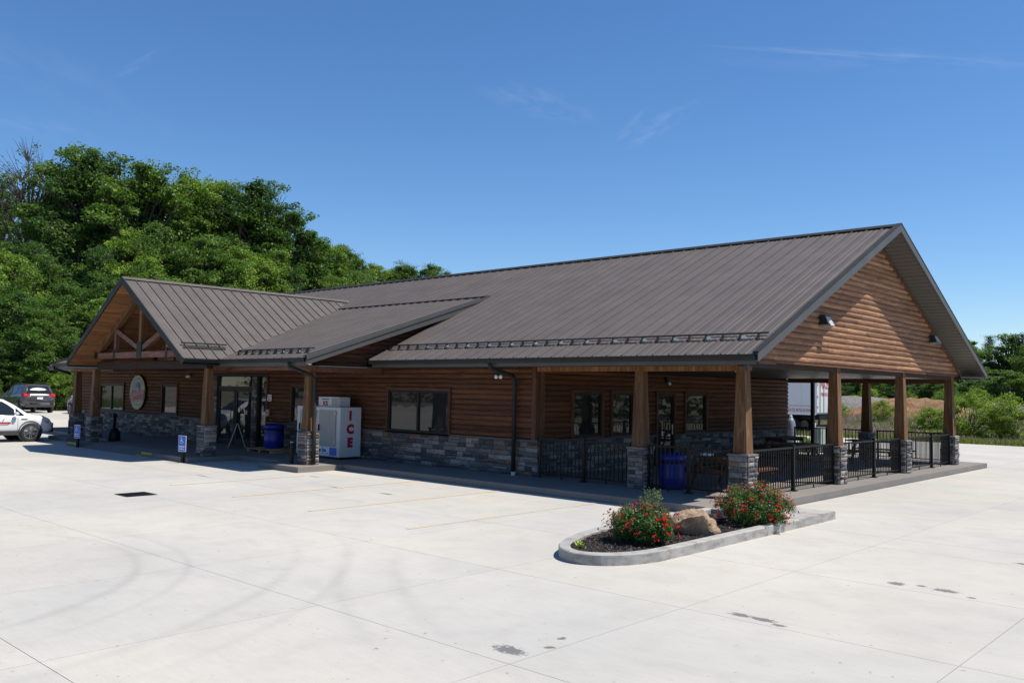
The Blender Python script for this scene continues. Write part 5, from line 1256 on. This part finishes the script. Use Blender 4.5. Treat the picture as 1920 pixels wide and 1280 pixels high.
# ---------------------------------------------------------------- cars
M['car_glass']=glass('car_glass',(.015,.02,.022)); M['tyre']=plain('tyre_rubber',(.022,.022,.023),.8); M['rim']=plain('alloy_rim',(.6,.6,.62),.25,.9); M['clad']=plain('dark_cladding',(.045,.045,.045),.6)
def paint(name,col,metal=0): return plain(name,col,.28,metal,.02,3,coat=1)
M['p_white']=paint('white_car_paint',(.75,.75,.76)); M['p_grey']=paint('dark_grey_car_paint',(.085,.08,.08),.4); M['p_silver']=paint('silver_blue_car_paint',(.42,.46,.5),.4); M['p_silver2']=paint('pale_silver_car_paint',(.62,.65,.68),.2)
M['tail']=plain('tail_lamp_red',(.5,.012,.01),.2); M['amber']=plain('amber_lens',(.7,.25,.05),.3); M['chrome']=plain('chrome',(.75,.75,.77),.12,1)
M['headlamp']=plain('headlamp_lens',(.55,.57,.6),.12,.3)
# stations along the car: s (0 rear .. L front), z bottom, half width, belt z, roof z, half width at roof
STA=[(0.0,.50,.70,.86,.90,.62),(.06,.42,.82,.98,1.0,.72),(.16,.36,.89,1.05,1.10,.74),(.30,.33,.915,1.08,1.36,.68),(.48,.33,.92,1.075,1.60,.63),(.80,.32,.925,1.06,1.655,.62),(1.5,.30,.925,1.03,1.685,.63),(2.2,.30,.925,1.0,1.685,.635),(2.7,.30,.925,.98,1.63,.62),(3.1,.30,.925,.97,1.42,.64),(3.55,.31,.925,.98,1.10,.70),(3.75,.32,.92,.97,1.045,.72),(4.15,.33,.90,.90,.985,.70),(4.38,.36,.84,.78,.87,.66),(4.50,.42,.74,.62,.70,.58),(4.55,.48,.62,.58,.62,.5)]
def suv(loc,rz,paintm,label,group='parked cars',face='front'):
    t_=thing('parked_car',label,'car',(0,0,0),group)
    rings=[]
    for (s,zb,w,zt,zr,wr) in STA:
        rings.append([(w*.80,zb),(w*.97,zb+.06),(w,zb+.22),(w*1.0,zt-.16),(w*.975,zt-.03),(w*.945,zt),(wr+.035 if zr-zt>.2 else w*.9,zr-.04 if zr-zt>.2 else zt+(zr-zt)*.35),(wr*.9,zr),(wr*.45,zr+.012),(0,zr+.018)])
    n=len(rings[0]); N2=2*n-1; vs=[]
    for i,r_ in enumerate(rings):
        s=STA[i][0]
        vs+=[(x,s,z) for x,z in r_]+[(-x,s,z) for x,z in r_[-2::-1]]
    fs=[]
    for i in range(len(rings)-1):
        for k in range(N2-1): fs.append((i*N2+k,i*N2+k+1,(i+1)*N2+k+1,(i+1)*N2+k))
        fs.append((i*N2+N2-1,i*N2,(i+1)*N2,(i+1)*N2+N2-1))
    fs+=[tuple(range(N2))[::-1],tuple((len(rings)-1)*N2+k for k in range(N2))]
    body=MB().add(vs,fs).obj('body',paintm,t_,smooth=True)
    def sta(s):
        for a,b in zip(STA[:-1],STA[1:]):
            if a[0]<=s<=b[0]:
                f=(s-a[0])/(b[0]-a[0]); return [a[i]+(b[i]-a[i])*f for i in range(6)]
    def sp(s,t,side,o=.010):
        _,zb,w,zt,zr,wr=sta(s); xb,zb_=w*.945,zt; xt,ztt=wr+.035,zr-.04; n_=Vector((ztt-zb_,0,-(xt-xb))).normalized()
        return (side*(xb+(xt-xb)*t+n_.x*o),s,zb_+(ztt-zb_)*t+n_.z*o)
    for side in (1,-1):
        for (a,b) in ((.62,1.32),(1.38,2.16),(2.24,3.06)):
            pts=[]
            m=4
            for k in range(m+1): pts.append(sp(a+(b-a)*k/m,.10,side))
            lim=lambda s:.90 if s<2.75 else max(.35,.90-(s-2.75)*.9)
            if a<.7: top=[sp(b-(b-a-.12)*k/m,.90,side) for k in range(m+1)]
            else: top=[sp(b-(b-a)*k/m,lim(b-(b-a)*k/m),side) for k in range(m+1)]
            MB().poly(pts+top,(side*.004,0,0)).obj('side_window',M['car_glass'],t_)
        if True:
            pts=[sp(3.12,.10,side,.012),sp(3.42,.10,side,.012),sp(3.12,.8,side,.012)]; MB().poly(pts,(side*.004,0,0)).obj('side_window',M['car_glass'],t_)
        # lower cladding, sill, arches, wheels
        box('sill',M['clad'],(side*.85 if side>0 else -.94,.94 if side>0 else -.85,.95,3.2,.27,.42),t_)
        for s in (.82,3.62):
            MB().lathe(side*.80,s,[(.43,side*0),(.43,side*.128),(.395,side*.14),(.39,side*.10)],30,'x',z0=.38).obj('wheel_arch',M['clad'],t_)
            w=MB().lathe(side*.76,s,[(.23,0),(.33,side*.01),(.362,side*.05),(.362,side*.18),(.33,side*.205),(.25,side*.21),(.235,side*.13)],30,'x',z0=.362).obj('tyre',M['tyre'],t_,smooth=False)
            rm=MB(); rm.lathe(side*.93,s,[(.245,side*.04),(.25,side*.045),(.235,side*.046),(.228,side*-.02)],26,'x',z0=.362,caps=False); rm.lathe(side*.93,s,[(.06,0),(.06,side*.035),(.01,side*.04)],12,'x',z0=.362)
            for q in range(10):
                an=q*2*PI/10+(.12 if q%2 else -.12); rm.bar((side*.955,s,.362),(side*.958,s+math.cos(an)*.235,.362+math.sin(an)*.235),.034,.02,(1,0,0))
            rm.obj('rim',M['rim'],w); 
        m_=MB(); m_.box(min(side*.93,side*1.09),max(side*.93,side*1.09),3.02,3.16,1.02,1.15); m_.obj('mirror',paintm,t_,bevel=.03)
        for a in (2.02,1.05): box('door_handle',M['chrome'],(min(side*.925,side*.945),max(side*.925,side*.945),a-.12,a+.05,.90,.925),t_)
        for s in (1.35,2.2,3.17): box('door_gap',M['black_metal'],(min(side*.915,side*.9285),max(side*.915,side*.9285),s-.005,s+.005,.45,.93),t_)
        box('vent',M['chrome'],(min(side*.92,side*.934),max(side*.92,side*.934),3.28,3.50,.86,.89),t_)
        # lamps
        MB().poly([(side*.52,4.30,.80),(side*.70,4.42,.70),(side*.86,4.30,.72),(side*.90,4.00,.86),(side*.72,4.12,.93)],(side*.006,.012,.012)).obj('headlight',M['headlamp'],t_)
        MB().poly([(side*.80,4.37,.70),(side*.885,4.22,.70),(side*.90,4.10,.78),(side*.84,4.28,.76)],(side*.008,.02,.008)).obj('indicator',M['amber'],t_)
        MB().poly([(side*.52,.05,.98),(side*.52,.075,1.10),(side*.84,.14,1.12),(side*.925,.34,1.10),(side*.92,.30,.97),(side*.83,.06,.95)],(side*.012,-.03,0)).obj('tail_light',M['tail'],t_)
        box('roof_rail',M['chrome'] if paintm is not M['p_grey'] else M['clad'],(side*.60-.015,side*.60+.015,.7,2.7,1.70,1.73),t_)
    MB().poly([(.60,.315,1.36),(-.60,.315,1.36),(-.55,.46,1.57),(.55,.46,1.57)],(0,-.02,0.0)).obj('rear_window',M['car_glass'],t_)
    MB().poly([(.70,.155,1.135),(-.70,.155,1.135),(-.60,.318,1.36),(.60,.318,1.36)],(0,-.02,0)).obj('rear_window',M['car_glass'],t_)
    MB().poly([(.64,3.50,1.15),(-.64,3.50,1.15),(-.58,3.09,1.43),(.58,3.09,1.43)],(0,.02,.015)).obj('windshield',M['car_glass'],t_)
    MB().poly([(.58,3.088,1.43),(-.58,3.088,1.43),(-.53,2.78,1.60),(.53,2.78,1.60)],(0,.02,.02)).obj('windshield',M['car_glass'],t_)
    MB().box(-.55,.55,-.02,.05,.47,.60).obj('rear_trim',M['chrome'],t_); box('rear_bumper',M['clad'],(-.78,.78,-.03,.2,.34,.47),t_)
    box('number_plate',M['lens'],(-.16,.16,-.012,.03,.80,.92),t_); box('tailgate_bar',M['chrome'],(-.5,.5,-.005,.06,.985,1.02),t_)
    box('grille',M['black_metal'],(-.45,.45,4.52,4.565,.50,.60),t_); MB().box(-.74,.74,4.36,4.52,.34,.46).obj('front_bumper',M['clad'],t_)
    t_.location=loc; t_.rotation_euler=(0,0,rz); return t_
c1=suv((-37.35,8.55,0),0,M['p_white'],'white SUV with red door lettering parked at the left edge, nose to the walkway')
for zz,w,hh in ((.74,.52,.055),): 
    o=box('door_graphic',M['red'],(.927,.931,2.30,2.92,.70,.765),None); o.parent=c1
o=MB().bar((.929,2.42,.66),(.929,2.82,.66),.006,.012).bar((.929,2.62,.77),(.929,2.70,.90),.006,.014).bar((.929,2.40,.69),(.929,2.48,.655),.006,.012).bar((.929,2.86,.69),(.929,2.78,.655),.006,.012).obj('door_graphic',M['black_metal'],None); o.parent=c1
hg=H(-56,19)
suv((-54.8,18.75,hg),PI/2,M['p_grey'],'dark grey SUV seen from behind with red tail lights, parked at the far left')
suv((-49.9,20.9,H(-52,21)),PI/2,M['p_silver2'],'pale silver car partly hidden behind the leftmost stone column')
suv((-57.4,12.0,H(-58,14)),0,M['p_silver'],'silver blue car at the extreme left edge behind the white SUV')
